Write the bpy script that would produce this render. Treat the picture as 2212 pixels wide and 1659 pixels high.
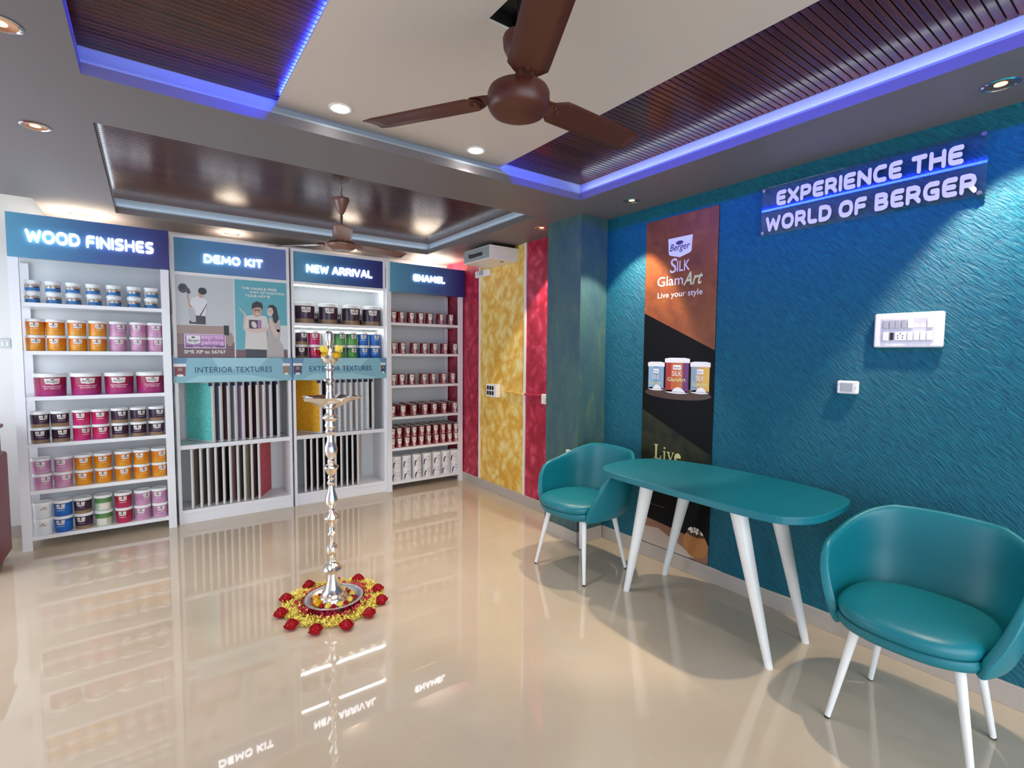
import bpy, bmesh, math, random
from mathutils import Vector, Matrix
random.seed(7)
for o in list(bpy.data.objects): bpy.data.objects.remove(o)
S = bpy.context.scene; COL = S.collection
PI = math.pi

# ---------------------------------------------------------------- camera
cd = bpy.data.cameras.new('camera'); cam = bpy.data.objects.new('camera', cd); COL.objects.link(cam)
cd.sensor_fit = 'HORIZONTAL'; cd.sensor_width = 36.0; cd.lens = 1077.36 / 2212 * 36.0; cd.clip_start = 0.02
_y, _p, _r = math.radians(35.914), math.radians(3.553), math.radians(0.4615)
_f = Vector((math.sin(_y) * math.cos(_p), math.cos(_y) * math.cos(_p), -math.sin(_p)))
_rt = Vector((math.cos(_y), -math.sin(_y), 0)); _up = _rt.cross(_f)
_r2 = math.cos(_r) * _rt + math.sin(_r) * _up; _u2 = -math.sin(_r) * _rt + math.cos(_r) * _up
cam.matrix_world = Matrix(((_r2.x, _u2.x, -_f.x, 0), (_r2.y, _u2.y, -_f.y, 0), (_r2.z, _u2.z, -_f.z, 1.5), (0, 0, 0, 1)))
S.camera = cam
# ---------------------------------------------------------------- daylight, exposure
W = bpy.data.worlds.new('daylight'); S.world = W; W.use_nodes = True
W.node_tree.nodes['Background'].inputs[0].default_value = (0.80, 0.90, 1.0, 1)
W.node_tree.nodes['Background'].inputs[1].default_value = 4.2
S.view_settings.view_transform = 'Standard'; S.view_settings.look = 'None'
S.view_settings.exposure = 0.22; S.view_settings.gamma = 1.0; S.view_settings.use_curve_mapping = False
SPOT_W = 85.0; BACK_W = 380.0; PANEL_W = 30.0
LED_BLUE = 190.0; LED_SHELF = 20.0; SIGN_E = 3.2; COVE_E = 7.0
WARM = (1.0, 0.83, 0.62); COOL = (1.0, 0.97, 0.93)

# ---------------------------------------------------------------- helpers
def lin(h):
    if isinstance(h, str): v = [int(h[i:i + 2], 16) / 255 for i in (0, 2, 4)]
    else: v = [c / 255 for c in h]
    return tuple((c / 12.92 if c <= 0.04045 else ((c + 0.055) / 1.055) ** 2.4) for c in v)
MATS = {}
def mat(name, col, rough=0.5, metal=0.0, spec=0.5, emit=None, estr=0.0, coat=0.0):
    if name in MATS: return MATS[name]
    m = bpy.data.materials.new(name); m.use_nodes = True; b = m.node_tree.nodes['Principled BSDF']
    b.inputs['Base Color'].default_value = (*lin(col), 1); b.inputs['Roughness'].default_value = rough
    b.inputs['Metallic'].default_value = metal; b.inputs['Specular IOR Level'].default_value = spec
    b.inputs['Coat Weight'].default_value = coat
    if emit: b.inputs['Emission Color'].default_value = (*emit, 1); b.inputs['Emission Strength'].default_value = estr
    MATS[name] = m; return m
def nd(m, t, **k):
    n = m.node_tree.nodes.new(t)
    for a, v in k.items(): setattr(n, a, v)
    return n
def lk(m, a, b): m.node_tree.links.new(a, b)
def ramp(m, stops, fac):
    r = nd(m, 'ShaderNodeValToRGB'); e = r.color_ramp.elements
    while len(e) < len(stops): e.new(0.5)
    for i, (p, c) in enumerate(stops): e[i].position = p; e[i].color = (*lin(c), 1)
    lk(m, fac, r.inputs[0]); return r
def bsdf(m): return m.node_tree.nodes['Principled BSDF']
def coords(m, rot=(0, 0, 0), scale=(1, 1, 1), out='Object'):
    t = nd(m, 'ShaderNodeTexCoord'); a = nd(m, 'ShaderNodeMapping'); a.inputs['Rotation'].default_value = rot
    b = nd(m, 'ShaderNodeMapping'); b.inputs['Scale'].default_value = scale
    lk(m, t.outputs[out], a.inputs[0]); lk(m, a.outputs[0], b.inputs[0]); return b.outputs[0]
def noise(m, vec, scale, detail=3, rough=0.5, dist=0.0):
    n = nd(m, 'ShaderNodeTexNoise'); n.inputs['Scale'].default_value = scale; n.inputs['Detail'].default_value = detail
    n.inputs['Roughness'].default_value = rough; n.inputs['Distortion'].default_value = dist
    lk(m, vec, n.inputs['Vector']); return n
def bump(m, h, strength, dist):
    b = nd(m, 'ShaderNodeBump'); b.inputs['Strength'].default_value = strength; b.inputs['Distance'].default_value = dist
    lk(m, h, b.inputs['Height']); lk(m, b.outputs[0], bsdf(m).inputs['Normal']); return b

def link(name, me, parent=None, loc=(0, 0, 0), rot=(0, 0, 0), kind=None):
    o = bpy.data.objects.new(name, me); COL.objects.link(o); o.location = loc; o.rotation_euler = rot
    if parent: o.parent = parent
    if kind: o['kind'] = kind
    return o
def mesh(name, bm, m, smooth=False):
    bmesh.ops.recalc_face_normals(bm, faces=bm.faces[:])
    me = bpy.data.meshes.new(name); bm.to_mesh(me); bm.free()
    for x in (m if isinstance(m, (list, tuple)) else [m]): me.materials.append(x)
    if smooth: me.polygons.foreach_set('use_smooth', [True] * len(me.polygons))
    return me
def autosmooth(me, ang=35):
    me.polygons.foreach_set('use_smooth', [True] * len(me.polygons))
    try: me.set_sharp_from_angle(angle=math.radians(ang))
    except Exception: pass
    return me
def BX(bm, x0, x1, y0, y1, z0, z1, bev=0):
    v = [bm.verts.new(p) for p in ((x0, y0, z0), (x1, y0, z0), (x1, y1, z0), (x0, y1, z0), (x0, y0, z1), (x1, y0, z1), (x1, y1, z1), (x0, y1, z1))]
    fs = [bm.faces.new([v[i] for i in q]) for q in ((0, 3, 2, 1), (4, 5, 6, 7), (0, 1, 5, 4), (1, 2, 6, 5), (2, 3, 7, 6), (3, 0, 4, 7))]
    if bev:
        es = set(e for f in fs for e in f.edges)
        bmesh.ops.bevel(bm, geom=list(es), offset=bev, segments=2, affect='EDGES', profile=0.5)
def box(name, x0, x1, y0, y1, z0, z1, m, parent=None, bev=0, kind=None):
    bm = bmesh.new(); BX(bm, x0, x1, y0, y1, z0, z1, bev)
    return link(name, mesh(name, bm, m), parent, kind=kind)
def LATHE(bm, prof, n=24, c=(0, 0, 0), a0=0, a1=2 * PI, mi=0):
    full = abs(a1 - a0 - 2 * PI) < 1e-6; k = n if full else n + 1; rings = []
    for r, z in prof:
        if r < 1e-6: rings.append([bm.verts.new((c[0], c[1], c[2] + z))])
        else: rings.append([bm.verts.new((c[0] + r * math.cos(a0 + (a1 - a0) * i / n), c[1] + r * math.sin(a0 + (a1 - a0) * i / n), c[2] + z)) for i in range(k)])
    for A, B in zip(rings, rings[1:]):
        for i in range(n):
            j = (i + 1) % k
            if len(A) == 1 and len(B) == 1: continue
            if len(A) == 1: f = bm.faces.new((A[0], B[j], B[i]))
            elif len(B) == 1: f = bm.faces.new((A[i], A[j], B[0]))
            else: f = bm.faces.new((A[i], A[j], B[j], B[i]))
            f.material_index = mi
def lathe(name, prof, m, parent=None, n=24, loc=(0, 0, 0), ang=40, rot=(0, 0, 0)):
    bm = bmesh.new(); LATHE(bm, prof, n); me = autosmooth(mesh(name, bm, m), ang); return link(name, me, parent, loc, rot)
def TUBE(bm, p0, p1, r0, r1, n=12, caps=True):
    p0, p1 = Vector(p0), Vector(p1); d = (p1 - p0).normalized()
    a = d.orthogonal().normalized(); b = d.cross(a); R = []
    for p, r in ((p0, r0), (p1, r1)): R.append([bm.verts.new(p + r * (math.cos(2 * PI * i / n) * a + math.sin(2 * PI * i / n) * b)) for i in range(n)])
    for i in range(n): j = (i + 1) % n; bm.faces.new((R[0][i], R[0][j], R[1][j], R[1][i]))
    if caps: bm.faces.new(R[0]); bm.faces.new(R[1])
def tube(name, p0, p1, r0, r1, m, parent=None, n=12):
    bm = bmesh.new(); TUBE(bm, p0, p1, r0, r1, n); return link(name, autosmooth(mesh(name, bm, m), 40), parent)
def PRISM(bm, pts, z0, z1):
    A = [bm.verts.new((x, y, z0)) for x, y in pts]; B = [bm.verts.new((x, y, z1)) for x, y in pts]; n = len(pts)
    bm.faces.new(A[::-1]); bm.faces.new(B)
    for i in range(n): j = (i + 1) % n; bm.faces.new((A[i], A[j], B[j], B[i]))
TX = {}
def text_mesh(s, m, w=None, h=None, bold=0.0, shear=0.0, ext=0.0, spacing=1.0, res=3, key=''):
    k = (s, m.name, w, h, bold, shear, ext, spacing, key)
    if k in TX: return TX[k]
    cu = bpy.data.curves.new('t', 'FONT'); cu.body = s; cu.size = 1; cu.offset = bold; cu.shear = shear; cu.resolution_u = res; cu.space_character = spacing
    o = bpy.data.objects.new('t', cu); COL.objects.link(o)
    dg = bpy.context.evaluated_depsgraph_get(); dg.update()
    me = bpy.data.meshes.new_from_object(o.evaluated_get(dg)); bpy.data.objects.remove(o); bpy.data.curves.remove(cu)
    xs = [v.co.x for v in me.vertices]; ys = [v.co.y for v in me.vertices]
    x0, x1, y0, y1 = min(xs), max(xs), min(ys), max(ys)
    sx = (w / (x1 - x0)) if w else None; sy = (h / (y1 - y0)) if h else None
    sx = sx or sy; sy = sy or sx
    for v in me.vertices: v.co = ((v.co.x - x0) * sx, (v.co.y - y0) * sy, 0)
    if ext:
        bm = bmesh.new(); bm.from_mesh(me)
        g = bmesh.ops.extrude_face_region(bm, geom=bm.faces[:])
        for v in g['geom']:
            if isinstance(v, bmesh.types.BMVert): v.co.z += ext
        bmesh.ops.recalc_face_normals(bm, faces=bm.faces[:]); bm.to_mesh(me); bm.free()
    me.materials.clear(); me.materials.append(m); me.name = 'lettering'; TX[k] = me; return me
# rounded bold capitals drawn as strokes (unit box, x right, y up)
SG_ = {'A': (.92, [[(0, 0), (.40, 1), (.52, 1), (.92, 0)], [(.2, .3), (.74, .3)]]), 'B': (.78, [[(.45, .52), (0, .52), (0, 1), (.48, 1), (.68, .9), (.70, .76), (.62, .58), (.45, .52), (.66, .46), (.76, .3), (.72, .1), (.5, 0), (0, 0), (0, .52)]]),
 'C': (.76, [[(.74, 1), (.28, 1), (.08, .86), (0, .6), (0, .4), (.08, .14), (.28, 0), (.74, 0)]]), 'D': (.84, [[(0, 0), (0, 1), (.46, 1), (.72, .88), (.84, .62), (.84, .38), (.72, .12), (.46, 0), (0, 0)]]),
 'E': (.70, [[(.70, 1), (.22, 1), (.05, .92), (0, .72), (0, .28), (.05, .08), (.22, 0), (.70, 0)], [(0, .5), (.62, .5)]]), 'F': (.68, [[(.68, 1), (.20, 1), (.05, .92), (0, .74), (0, 0)], [(0, .47), (.60, .47)]]),
 'G': (.84, [[(.80, 1), (.30, 1), (.08, .86), (0, .6), (0, .4), (.08, .14), (.30, 0), (.82, 0), (.82, .46), (.48, .46)]]), 'H': (.82, [[(0, 0), (0, 1)], [(.82, 0), (.82, 1)], [(0, .5), (.82, .5)]]), 'I': (0.0, [[(0, 0), (0, 1)]]),
 'K': (.78, [[(0, 0), (0, 1)], [(.74, 1), (.06, .48), (.78, 0)]]), 'L': (.62, [[(0, 1), (0, .24), (.06, .06), (.22, 0), (.62, 0)]]), 'M': (1.05, [[(0, 0), (.10, 1), (.525, .25), (.95, 1), (1.05, 0)]]), 'N': (.84, [[(0, 0), (0, 1), (.84, 0), (.84, 1)]]),
 'O': (.92, [[(.30, 1), (.10, .88), (0, .62), (0, .38), (.10, .12), (.30, 0), (.62, 0), (.82, .12), (.92, .38), (.92, .62), (.82, .88), (.62, 1), (.30, 1)]]), 'P': (.74, [[(0, 0), (0, 1), (.48, 1), (.68, .9), (.74, .70), (.68, .5), (.48, .40), (0, .40)]]),
 'R': (.78, [[(0, 0), (0, 1), (.48, 1), (.68, .9), (.74, .70), (.68, .5), (.48, .42), (0, .42)], [(.44, .42), (.78, 0)]]), 'S': (.72, [[(.68, 1), (.22, 1), (.04, .90), (0, .74), (.08, .58), (.24, .52), (.52, .48), (.68, .40), (.72, .26), (.66, .08), (.48, 0), (.02, 0)]]),
 'T': (.80, [[(0, 1), (.80, 1)], [(.40, 1), (.40, 0)]]), 'V': (.86, [[(0, 1), (.38, 0), (.48, 0), (.86, 1)]]), 'W': (1.24, [[(0, 1), (.28, 0), (.62, .82), (.96, 0), (1.24, 1)]]), 'X': (.84, [[(0, 1), (.84, 0)], [(0, 0), (.84, 1)]])}
def caps(s, m, x, z, depth, parent, side='back', w=1, h=1, ext=0.01, wt=0.21):
    r = wt / 2; tot = sum((.50 if c == ' ' else SG_[c][0] + 2 * r + .14) for c in s) - .14; sx = w / tot; cx = 0
    for ch in s:
        if ch == ' ': cx += .50; continue
        gw, sts = SG_[ch]; k = ('stroke', ch, m.name, round(sx, 5), h, ext, wt)
        if k not in TX:
            bm = bmesh.new(); e = [ext]
            def cap(px, py):
                e[0] += 3e-5
                A = [bm.verts.new(((px + r * math.cos(PI * i / 6)) * sx, (py + r * math.sin(PI * i / 6)) * h, e[0])) for i in range(12)]; B = [bm.verts.new((v.co.x, v.co.y, 0)) for v in A]
                bm.faces.new(A)
                for i in range(12): bm.faces.new((B[i], B[(i + 1) % 12], A[(i + 1) % 12], A[i]))
            for st in sts:
                st = [(r + px, r + py * (1 - 2 * r)) for px, py in st]
                for p in st: cap(*p)
                for (ax, ay), (bx_, by) in zip(st, st[1:]):
                    d = Vector((bx_ - ax, by - ay)); n_ = Vector((-d.y, d.x)).normalized() * r; e[0] += 3e-5
                    Q = [(ax + n_.x, ay + n_.y), (ax - n_.x, ay - n_.y), (bx_ - n_.x, by - n_.y), (bx_ + n_.x, by + n_.y)]
                    A = [bm.verts.new((q[0] * sx, q[1] * h, e[0])) for q in Q]; B = [bm.verts.new((q[0] * sx, q[1] * h, 0)) for q in Q]
                    bm.faces.new(A)
                    for i in range(4): bm.faces.new((B[i], B[(i + 1) % 4], A[(i + 1) % 4], A[i]))
            me = bpy.data.meshes.new('letter'); bm.to_mesh(me); bm.free(); me.materials.append(m); TX[k] = me
        o_ = cx * sx
        link('letter', TX[k], parent, (x + o_, depth, z) if side == 'back' else (depth, x - o_, z), RB if side == 'back' else RR)
        cx += gw + 2 * r + .14
RB = (PI / 2, 0, 0); RR = (PI / 2, 0, -PI / 2)          # facing the room from the back wall / from the right wall
def letters(s, m, x, z, depth, parent, side='back', **k):
    """lower-left corner of the line: back wall (x, z) at y=depth, right wall (y, z) at x=depth"""
    me = text_mesh(s, m, **k)
    return link('lettering', me, parent, (x, depth, z) if side == 'back' else (depth, x, z), RB if side == 'back' else RR)
def flat(name, pts, m, depth, parent, side='back', th=0.0004):
    bm = bmesh.new()
    P3 = [((a, depth, b) if side == 'back' else (depth, a, b)) for a, b in pts]
    bm.faces.new([bm.verts.new(p) for p in P3])
    me = mesh(name, bm, m)
    nrm = me.polygons[0].normal
    want = Vector((0, -1, 0)) if side == 'back' else Vector((-1, 0, 0))
    if nrm.dot(want) < 0: me.flip_normals()
    return link(name, me, parent)
def ell(cx, cy, rx, ry, n=24, a=0, a0=0, a1=2 * PI):
    ca, sa = math.cos(a), math.sin(a); o = []
    for i in range(n):
        t = a0 + (a1 - a0) * i / n; x, y = rx * math.cos(t), ry * math.sin(t); o.append((cx + x * ca - y * sa, cy + x * sa + y * ca))
    return o
def rect(x0, x1, z0, z1): return [(x0, z0), (x1, z0), (x1, z1), (x0, z1)]
def empty(name, loc=(0, 0, 0), rz=0):
    o = bpy.data.objects.new(name, None); COL.objects.link(o); o.location = loc; o.rotation_euler = (0, 0, rz); o.empty_display_size = 0.05; return o
def tag(o, label, cat, group=None):
    o['label'] = label; o['category'] = cat
    if group: o['group'] = group
    return o
def struct(o, label=None):
    o['kind'] = 'structure'
    if label: o['label'] = label
    return o
ORD = ['first', 'second', 'third', 'fourth', 'fifth', 'sixth', 'seventh', 'eighth', 'ninth', 'tenth']
def ordl(i, n):
    if i == 0: return 'leftmost'
    if i == n - 1: return 'rightmost'
    return ORD[i] + ' from left'

# ---------------------------------------------------------------- materials
M_grey = mat('grey soffit paint', '736d6e', 0.5); 
M_cove = mat('pale cove paint', '98a2ab', 0.5)
M_white = mat('white paint', 'e4e2de', 0.45)
M_panelw = mat('off white ceiling board', 'd0c4b8', 0.5)
M_black = mat('black', '050505', 0.5)
M_lam = mat('white laminate', 'ededf0', 0.26)
M_backp = mat('rack back board', 'd6d8d9', 0.45)
M_plas = mat('white plastic', 'eceae6', 0.35)
M_grip = mat('grey plastic', 'a9adb0', 0.4)
M_dark = mat('dark plastic', '2b2523', 0.4)
M_chrome = mat('chrome', 'd8d8d8', 0.12, 1.0)
M_bulb = mat('warm lamp lens', 'ffe0b0', 0.4, emit=(1.0, 0.62, 0.33), estr=1.6)
M_bulbw = mat('white lamp lens', 'ffffff', 0.4, emit=(1.0, 0.98, 0.95), estr=25)
M_refl = mat('copper reflector', 'e0a070', 0.25, 0.9)
M_ledb = mat('blue led strip', '1020ff', 0.5, emit=(0.012, 0.03, 1.0), estr=LED_BLUE)
M_ledw = mat('white led strip', 'ffffff', 0.5, emit=(0.92, 1.0, 1.0), estr=LED_SHELF)
M_ledc = mat('cove led strip', 'ffffff', 0.5, emit=(0.75, 0.87, 1.0), estr=COVE_E)
M_sign = mat('lit sign letters', 'ffffff', 0.4, emit=(1.0, 0.99, 1.0), estr=SIGN_E)
M_let = mat('white acrylic letters', 'f0ecf8', 0.4)

def mk_floor():
    m = mat('vitrified floor tile', 'cdbfae', 0.018, spec=1.0); v = coords(m)
    n = noise(m, v, 1.7, 4, 0.55, 0.6); r = ramp(m, [(0.3, 'c6b59f'), (0.7, 'cfbfaa')], n.outputs[0])
    t = nd(m, 'ShaderNodeTexBrick'); t.offset = 0; t.inputs['Scale'].default_value = 1.0
    t.inputs['Brick Width'].default_value = 0.8; t.inputs['Row Height'].default_value = 0.8; t.inputs['Mortar Size'].default_value = 0.0012
    lk(m, v, t.inputs['Vector']); lk(m, r.outputs[0], t.inputs['Color1']); lk(m, r.outputs[0], t.inputs['Color2'])
    t.inputs['Mortar'].default_value = (*lin('c3b39e'), 1); lk(m, t.outputs['Color'], bsdf(m).inputs['Base Color']); return m
M_floor = mk_floor()
def mk_slat():
    m = mat('glossy brown slat', '5a352a', 0.22, spec=0.36); v = coords(m, scale=(1.5, 60, 60))
    o = nd(m, 'ShaderNodeObjectInfo'); n = noise(m, v, 2.0, 4)
    ad = nd(m, 'ShaderNodeMath'); ad.operation = 'MULTIPLY_ADD'; ad.inputs[1].default_value = 0.3; lk(m, o.outputs['Random'], ad.inputs[0]); lk(m, n.outputs[0], ad.inputs[2])
    r = ramp(m, [(0.35, '36190b'), (0.95, '5a3016')], ad.outputs[0]); lk(m, r.outputs[0], bsdf(m).inputs['Base Color']); return m
M_slat = mk_slat()
def mk_blue():
    m = mat('teal textured wall paint', '0a6a8c', 0.5, spec=0.35)
    v = coords(m, rot=(math.radians(-45), 0, 0), scale=(1, 18, 105)); v2 = coords(m)
    n0 = noise(m, v2, 14, 2); mx = nd(m, 'ShaderNodeMixRGB'); mx.blend_type = 'LINEAR_LIGHT'; mx.inputs[0].default_value = 0.9; lk(m, v, mx.inputs[1]); lk(m, n0.outputs[1], mx.inputs[2])
    n = noise(m, mx.outputs[0], 1.0, 4, 0.6, 0.3); n2 = noise(m, v2, 120, 3)
    r = ramp(m, [(0.3, '055068'), (0.7, '0a6f82')], n.outputs[0]); lk(m, r.outputs[0], bsdf(m).inputs['Base Color'])
    ad = nd(m, 'ShaderNodeMath'); ad.operation = 'MULTIPLY_ADD'; ad.inputs[1].default_value = 0.15; lk(m, n2.outputs[0], ad.inputs[0]); lk(m, n.outputs[0], ad.inputs[2])
    bump(m, ad.outputs[0], 0.9, 0.012); return m
M_blue = mk_blue()
def mk_swirl(name, c0, c1, c2, sc):
    """overlapping brush dabs: light in the middle of each dab, deeper colour where dabs meet"""
    m = mat(name, c1, 0.45); v0 = coords(m); w = noise(m, v0, 3.2, 3, 0.5); outs = []
    for ang, st, k in ((0.5, (1, 1.0, 0.62), 1.0), (-0.75, (1, 1.1, 0.55), 1.25)):
        v = coords(m, rot=(ang, 0, 0), scale=st); mx = nd(m, 'ShaderNodeMixRGB'); mx.blend_type = 'LINEAR_LIGHT'; mx.inputs[0].default_value = 0.13
        lk(m, v, mx.inputs[1]); lk(m, w.outputs[1], mx.inputs[2])
        vo = nd(m, 'ShaderNodeTexVoronoi'); vo.inputs['Scale'].default_value = sc * k; lk(m, mx.outputs[0], vo.inputs['Vector']); outs.append(vo)
    mn = nd(m, 'ShaderNodeMath'); mn.operation = 'MINIMUM'; lk(m, outs[0].outputs['Distance'], mn.inputs[0]); lk(m, outs[1].outputs['Distance'], mn.inputs[1])
    n2 = noise(m, v0, sc * 0.9, 3, 0.5, 1.2)
    ad = nd(m, 'ShaderNodeMath'); ad.operation = 'MULTIPLY_ADD'; ad.inputs[1].default_value = 0.75; lk(m, n2.outputs[0], ad.inputs[0]); lk(m, mn.outputs[0], ad.inputs[2])
    r = ramp(m, [(0.42, c0), (0.70, c1), (1.0, c2)], ad.outputs[0]); lk(m, r.outputs[0], bsdf(m).inputs['Base Color'])
    bump(m, ad.outputs[0], 0.3, 0.006); return m
M_red = mk_swirl('crimson swirl paint', 'cc4e6c', 'bb2646', '9e1633', 10)
M_yel = mk_swirl('yellow swirl paint', 'f2dda0', 'eecb6e', 'e0a83c', 8)
def mk_pillar():
    m = mat('bronze green pillar paint', '2f6468', 0.5); v = coords(m, scale=(1, 1, 0.35)); n = noise(m, v, 9, 5, 0.65, 0.6)
    r = ramp(m, [(0.35, '345460'), (0.6, '426460'), (0.85, '7f8258')], n.outputs[0]); lk(m, r.outputs[0], bsdf(m).inputs['Base Color'])
    v2 = coords(m); n2 = noise(m, v2, 60, 4); bump(m, n2.outputs[0], 0.35, 0.008); return m
M_pil = mk_pillar()
M_base = mat('beige skirting tile', 'b9aea4', 0.2)
M_teal = mat('teal leatherette', '0b7482', 0.4)
def mk_leather(m):
    v = coords(m); n = noise(m, v, 260, 2); bump(m, n.outputs[0], 0.08, 0.002)
mk_leather(M_teal)
M_ttop = mat('teal table laminate', '0b7080', 0.42)
M_leg = mat('white enamelled leg', 'f0efec', 0.3)
M_tip = mat('dark rubber tip', '3a3634', 0.6)
M_silver = mat('polished silver', 'f6f3ee', 0.2, 1.0)
def mk_silver(m):
    v = coords(m); n = noise(m, v, 130, 2); bump(m, n.outputs[0], 0.12, 0.004)
mk_silver(M_silver)
M_fan = mat('brown fan enamel', '4f2417', 0.4)
M_fan2 = mat('rose brown fan enamel', '7d584c', 0.25)
M_ylw = mat('yellow petals', 'f2e06a', 0.6); M_ylw2 = mat('deep yellow flower', 'e6b91c', 0.6)
M_rose = mat('red rose petals', 'b3101f', 0.5); M_rose2 = mat('crimson loose petals', 'b8173d', 0.5)
M_maroon = mat('dark red leatherette', '7c1020', 0.4)

def grad_x(name, c0, c1, c2=None, p=0.5, axis=0, rough=0.35):
    m = mat(name, c0, rough); t = nd(m, 'ShaderNodeTexCoord'); s = nd(m, 'ShaderNodeSeparateXYZ'); lk(m, t.outputs['Generated'], s.inputs[0])
    st = [(0, c0), (1, c1)] if not c2 else [(0, c0), (p, c1), (1, c2)]
    r = ramp(m, st, s.outputs[axis]); lk(m, r.outputs[0], bsdf(m).inputs['Base Color']); return m
M_head = grad_x('header print blue to navy', '5d9fc0', '3a5f9c', '2a2070', 0.55)
M_headr = grad_x('header print plain blue', '4f8fb8', '4f7db4', '6a78b8', 0.5)
M_band = mat('pale aqua band print', '86bccb', 0.4)

# ================================================================ the room shell
XR, YB, ZC = 2.955, 5.45, 2.555
XL, YF = -1.75, -1.7
struct(box('floor', XL - 0.1, XR + 0.15, YF - 2.5, YB + 0.15, -0.1, 0, M_floor))
struct(box('wall_back', XL - 0.1, XR + 0.15, YB, YB + 0.12, 0, 3.05, M_white))
wl = bmesh.new(); BX(wl, XL - 0.12, XL, YF, 2.9, 0, 3.05); BX(wl, XL - 0.12, XL, 5.2, YB, 0, 3.05); BX(wl, XL - 0.12, XL, 2.9, 5.2, 2.15, 3.05)
struct(link('wall_left', mesh('wall_left', wl, M_white)))
dl = bmesh.new()
for q in ((2.9, 2.96, 0, 2.15), (4.02, 4.08, 0, 2.15), (5.14, 5.2, 0, 2.15), (2.96, 5.14, 2.09, 2.15), (2.96, 5.14, 0, 0.08)): BX(dl, XL - 0.08, XL - 0.03, q[0], q[1], q[2], q[3])
struct(link('door_1', mesh('door_1', dl, M_grip)), 'glazed double door in the left wall')
wr = struct(box('wall_right', XR + 0.004, XR + 0.16, YF, YB, 0, 3.05, M_white))
struct(box('wall_right_blue', XR, XR + 0.004, YF, 2.81, 0.10, 2.70, M_blue))
struct(box('wall_right_red', XR, XR + 0.004, 2.81, 3.861, 0.10, 2.70, M_red))
struct(box('wall_right_yellow', XR, XR + 0.004, 3.861, 4.685, 0.10, 2.70, M_yel))
struct(box('wall_right_crimson', XR, XR + 0.004, 4.685, YB, 0.10, 2.70, M_red))
struct(box('trim_4', XR - 0.012, XR, 3.848, 3.876, 0.10, ZC, M_plas), 'white vertical moulding between yellow and red wall')
struct(box('trim_5', XR - 0.012, XR, 4.672, 4.698, 0.10, ZC, M_plas), 'white vertical moulding between yellow and crimson wall')
# front wall with the glazed shop opening behind the photographer
fw = bmesh.new(); BX(fw, XL, -1.3, YF - 0.12, YF, 0, 3.05); BX(fw, 2.6, XR, YF - 0.12, YF, 0, 3.05); BX(fw, -1.3, 2.6, YF - 0.12, YF, 2.45, 3.05)
struct(link('wall_front', mesh('wall_front', fw, M_white)))
# pillar
pb = bmesh.new(); BX(pb, 2.672, XR, 2.808, 3.20, 0.10, ZC + 0.02)
struct(link('wall_pillar', mesh('wall_pillar', pb, M_pil)), 'green bronze pillar between red wall and blue wall')
struct(box('baseboard_right', XR - 0.012, XR + 0.004, YF, 2.796, 0, 0.10, M_base, bev=0.003))
struct(box('baseboard_rear', XR - 0.012, XR + 0.004, 3.20, YB, 0, 0.10, M_base, bev=0.003))
bb = bmesh.new(); BX(bb, 2.660, XR - 0.012, 2.796, 3.212, 0, 0.10, 0.003)
struct(link('baseboard_pillar', mesh('baseboard_pillar', bb, M_base)))
struct(box('baseboard_back', XL, XR, YB - 0.012, YB, 0, 0.10, M_base))
# grey soffit with two trays and the raised notch in the rear left corner
T1 = (-0.185, 2.433, -0.35, 2.58); T2 = (-0.18, 2.455, 3.085, 4.975)
cb = bmesh.new()
for r in ((XL, T1[0], YF, 4.86), (-0.64, T1[0], 4.86, YB), (T1[1], XR, YF, 2.58), (T2[1], XR, 2.58, YB), (T1[0], T1[1], 2.58, 3.085), (T1[1], T2[1], 2.58, 3.085), (T1[0], T2[1], 4.975, YB), (T1[0], T1[1], YF, -0.35)):
    BX(cb, r[0], r[1], r[2], r[3], ZC, ZC + 0.045)
struct(link('ceiling', mesh('ceiling', cb, M_grey)))
# pale coves above the lip of each tray, upper slab, notch
def cove(T, name):
    b = bmesh.new(); a = 0.04; z0, z1 = ZC + 0.045, 2.70
    BX(b, T[0] - a - 0.02, T[0] - a, T[2] - a, T[3] + a, z0, z1); BX(b, T[1] + a, T[1] + a + 0.02, T[2] - a, T[3] + a, z0, z1)
    BX(b, T[0] - a - 0.02, T[1] + a + 0.02, T[3] + a, T[3] + a + 0.02, z0, z1); BX(b, T[0] - a - 0.02, T[1] + a + 0.02, T[2] - a - 0.02, T[2] - a, z0, z1)
    for q in ((T[0] - .004, T[0], T[2], T[3]), (T[1], T[1] + .004, T[2], T[3]), (T[0], T[1], T[3], T[3] + .004)): BX(b, q[0], q[1], q[2], q[3], z0, z0 + .010)
    return struct(link(name, mesh(name, b, M_cove)))
cove(T1, 'trim_6'); cove(T2, 'trim_7')
ub = bmesh.new(); BX(ub, XL, XR, YF, 4.86, 2.70, 2.78); BX(ub, -0.64, XR, 4.86, YB, 2.70, 2.78); BX(ub, XL - 0.1, XR, 4.7, YB + 0.1, 3.05, 3.1)
BX(ub, XL, -0.60, 4.84, 4.86, 2.60, 3.05); BX(ub, -0.64, -0.60, 4.86, YB, 2.60, 3.05)
struct(link('ceiling_upper', mesh('ceiling_upper', ub, M_white)))
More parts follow.
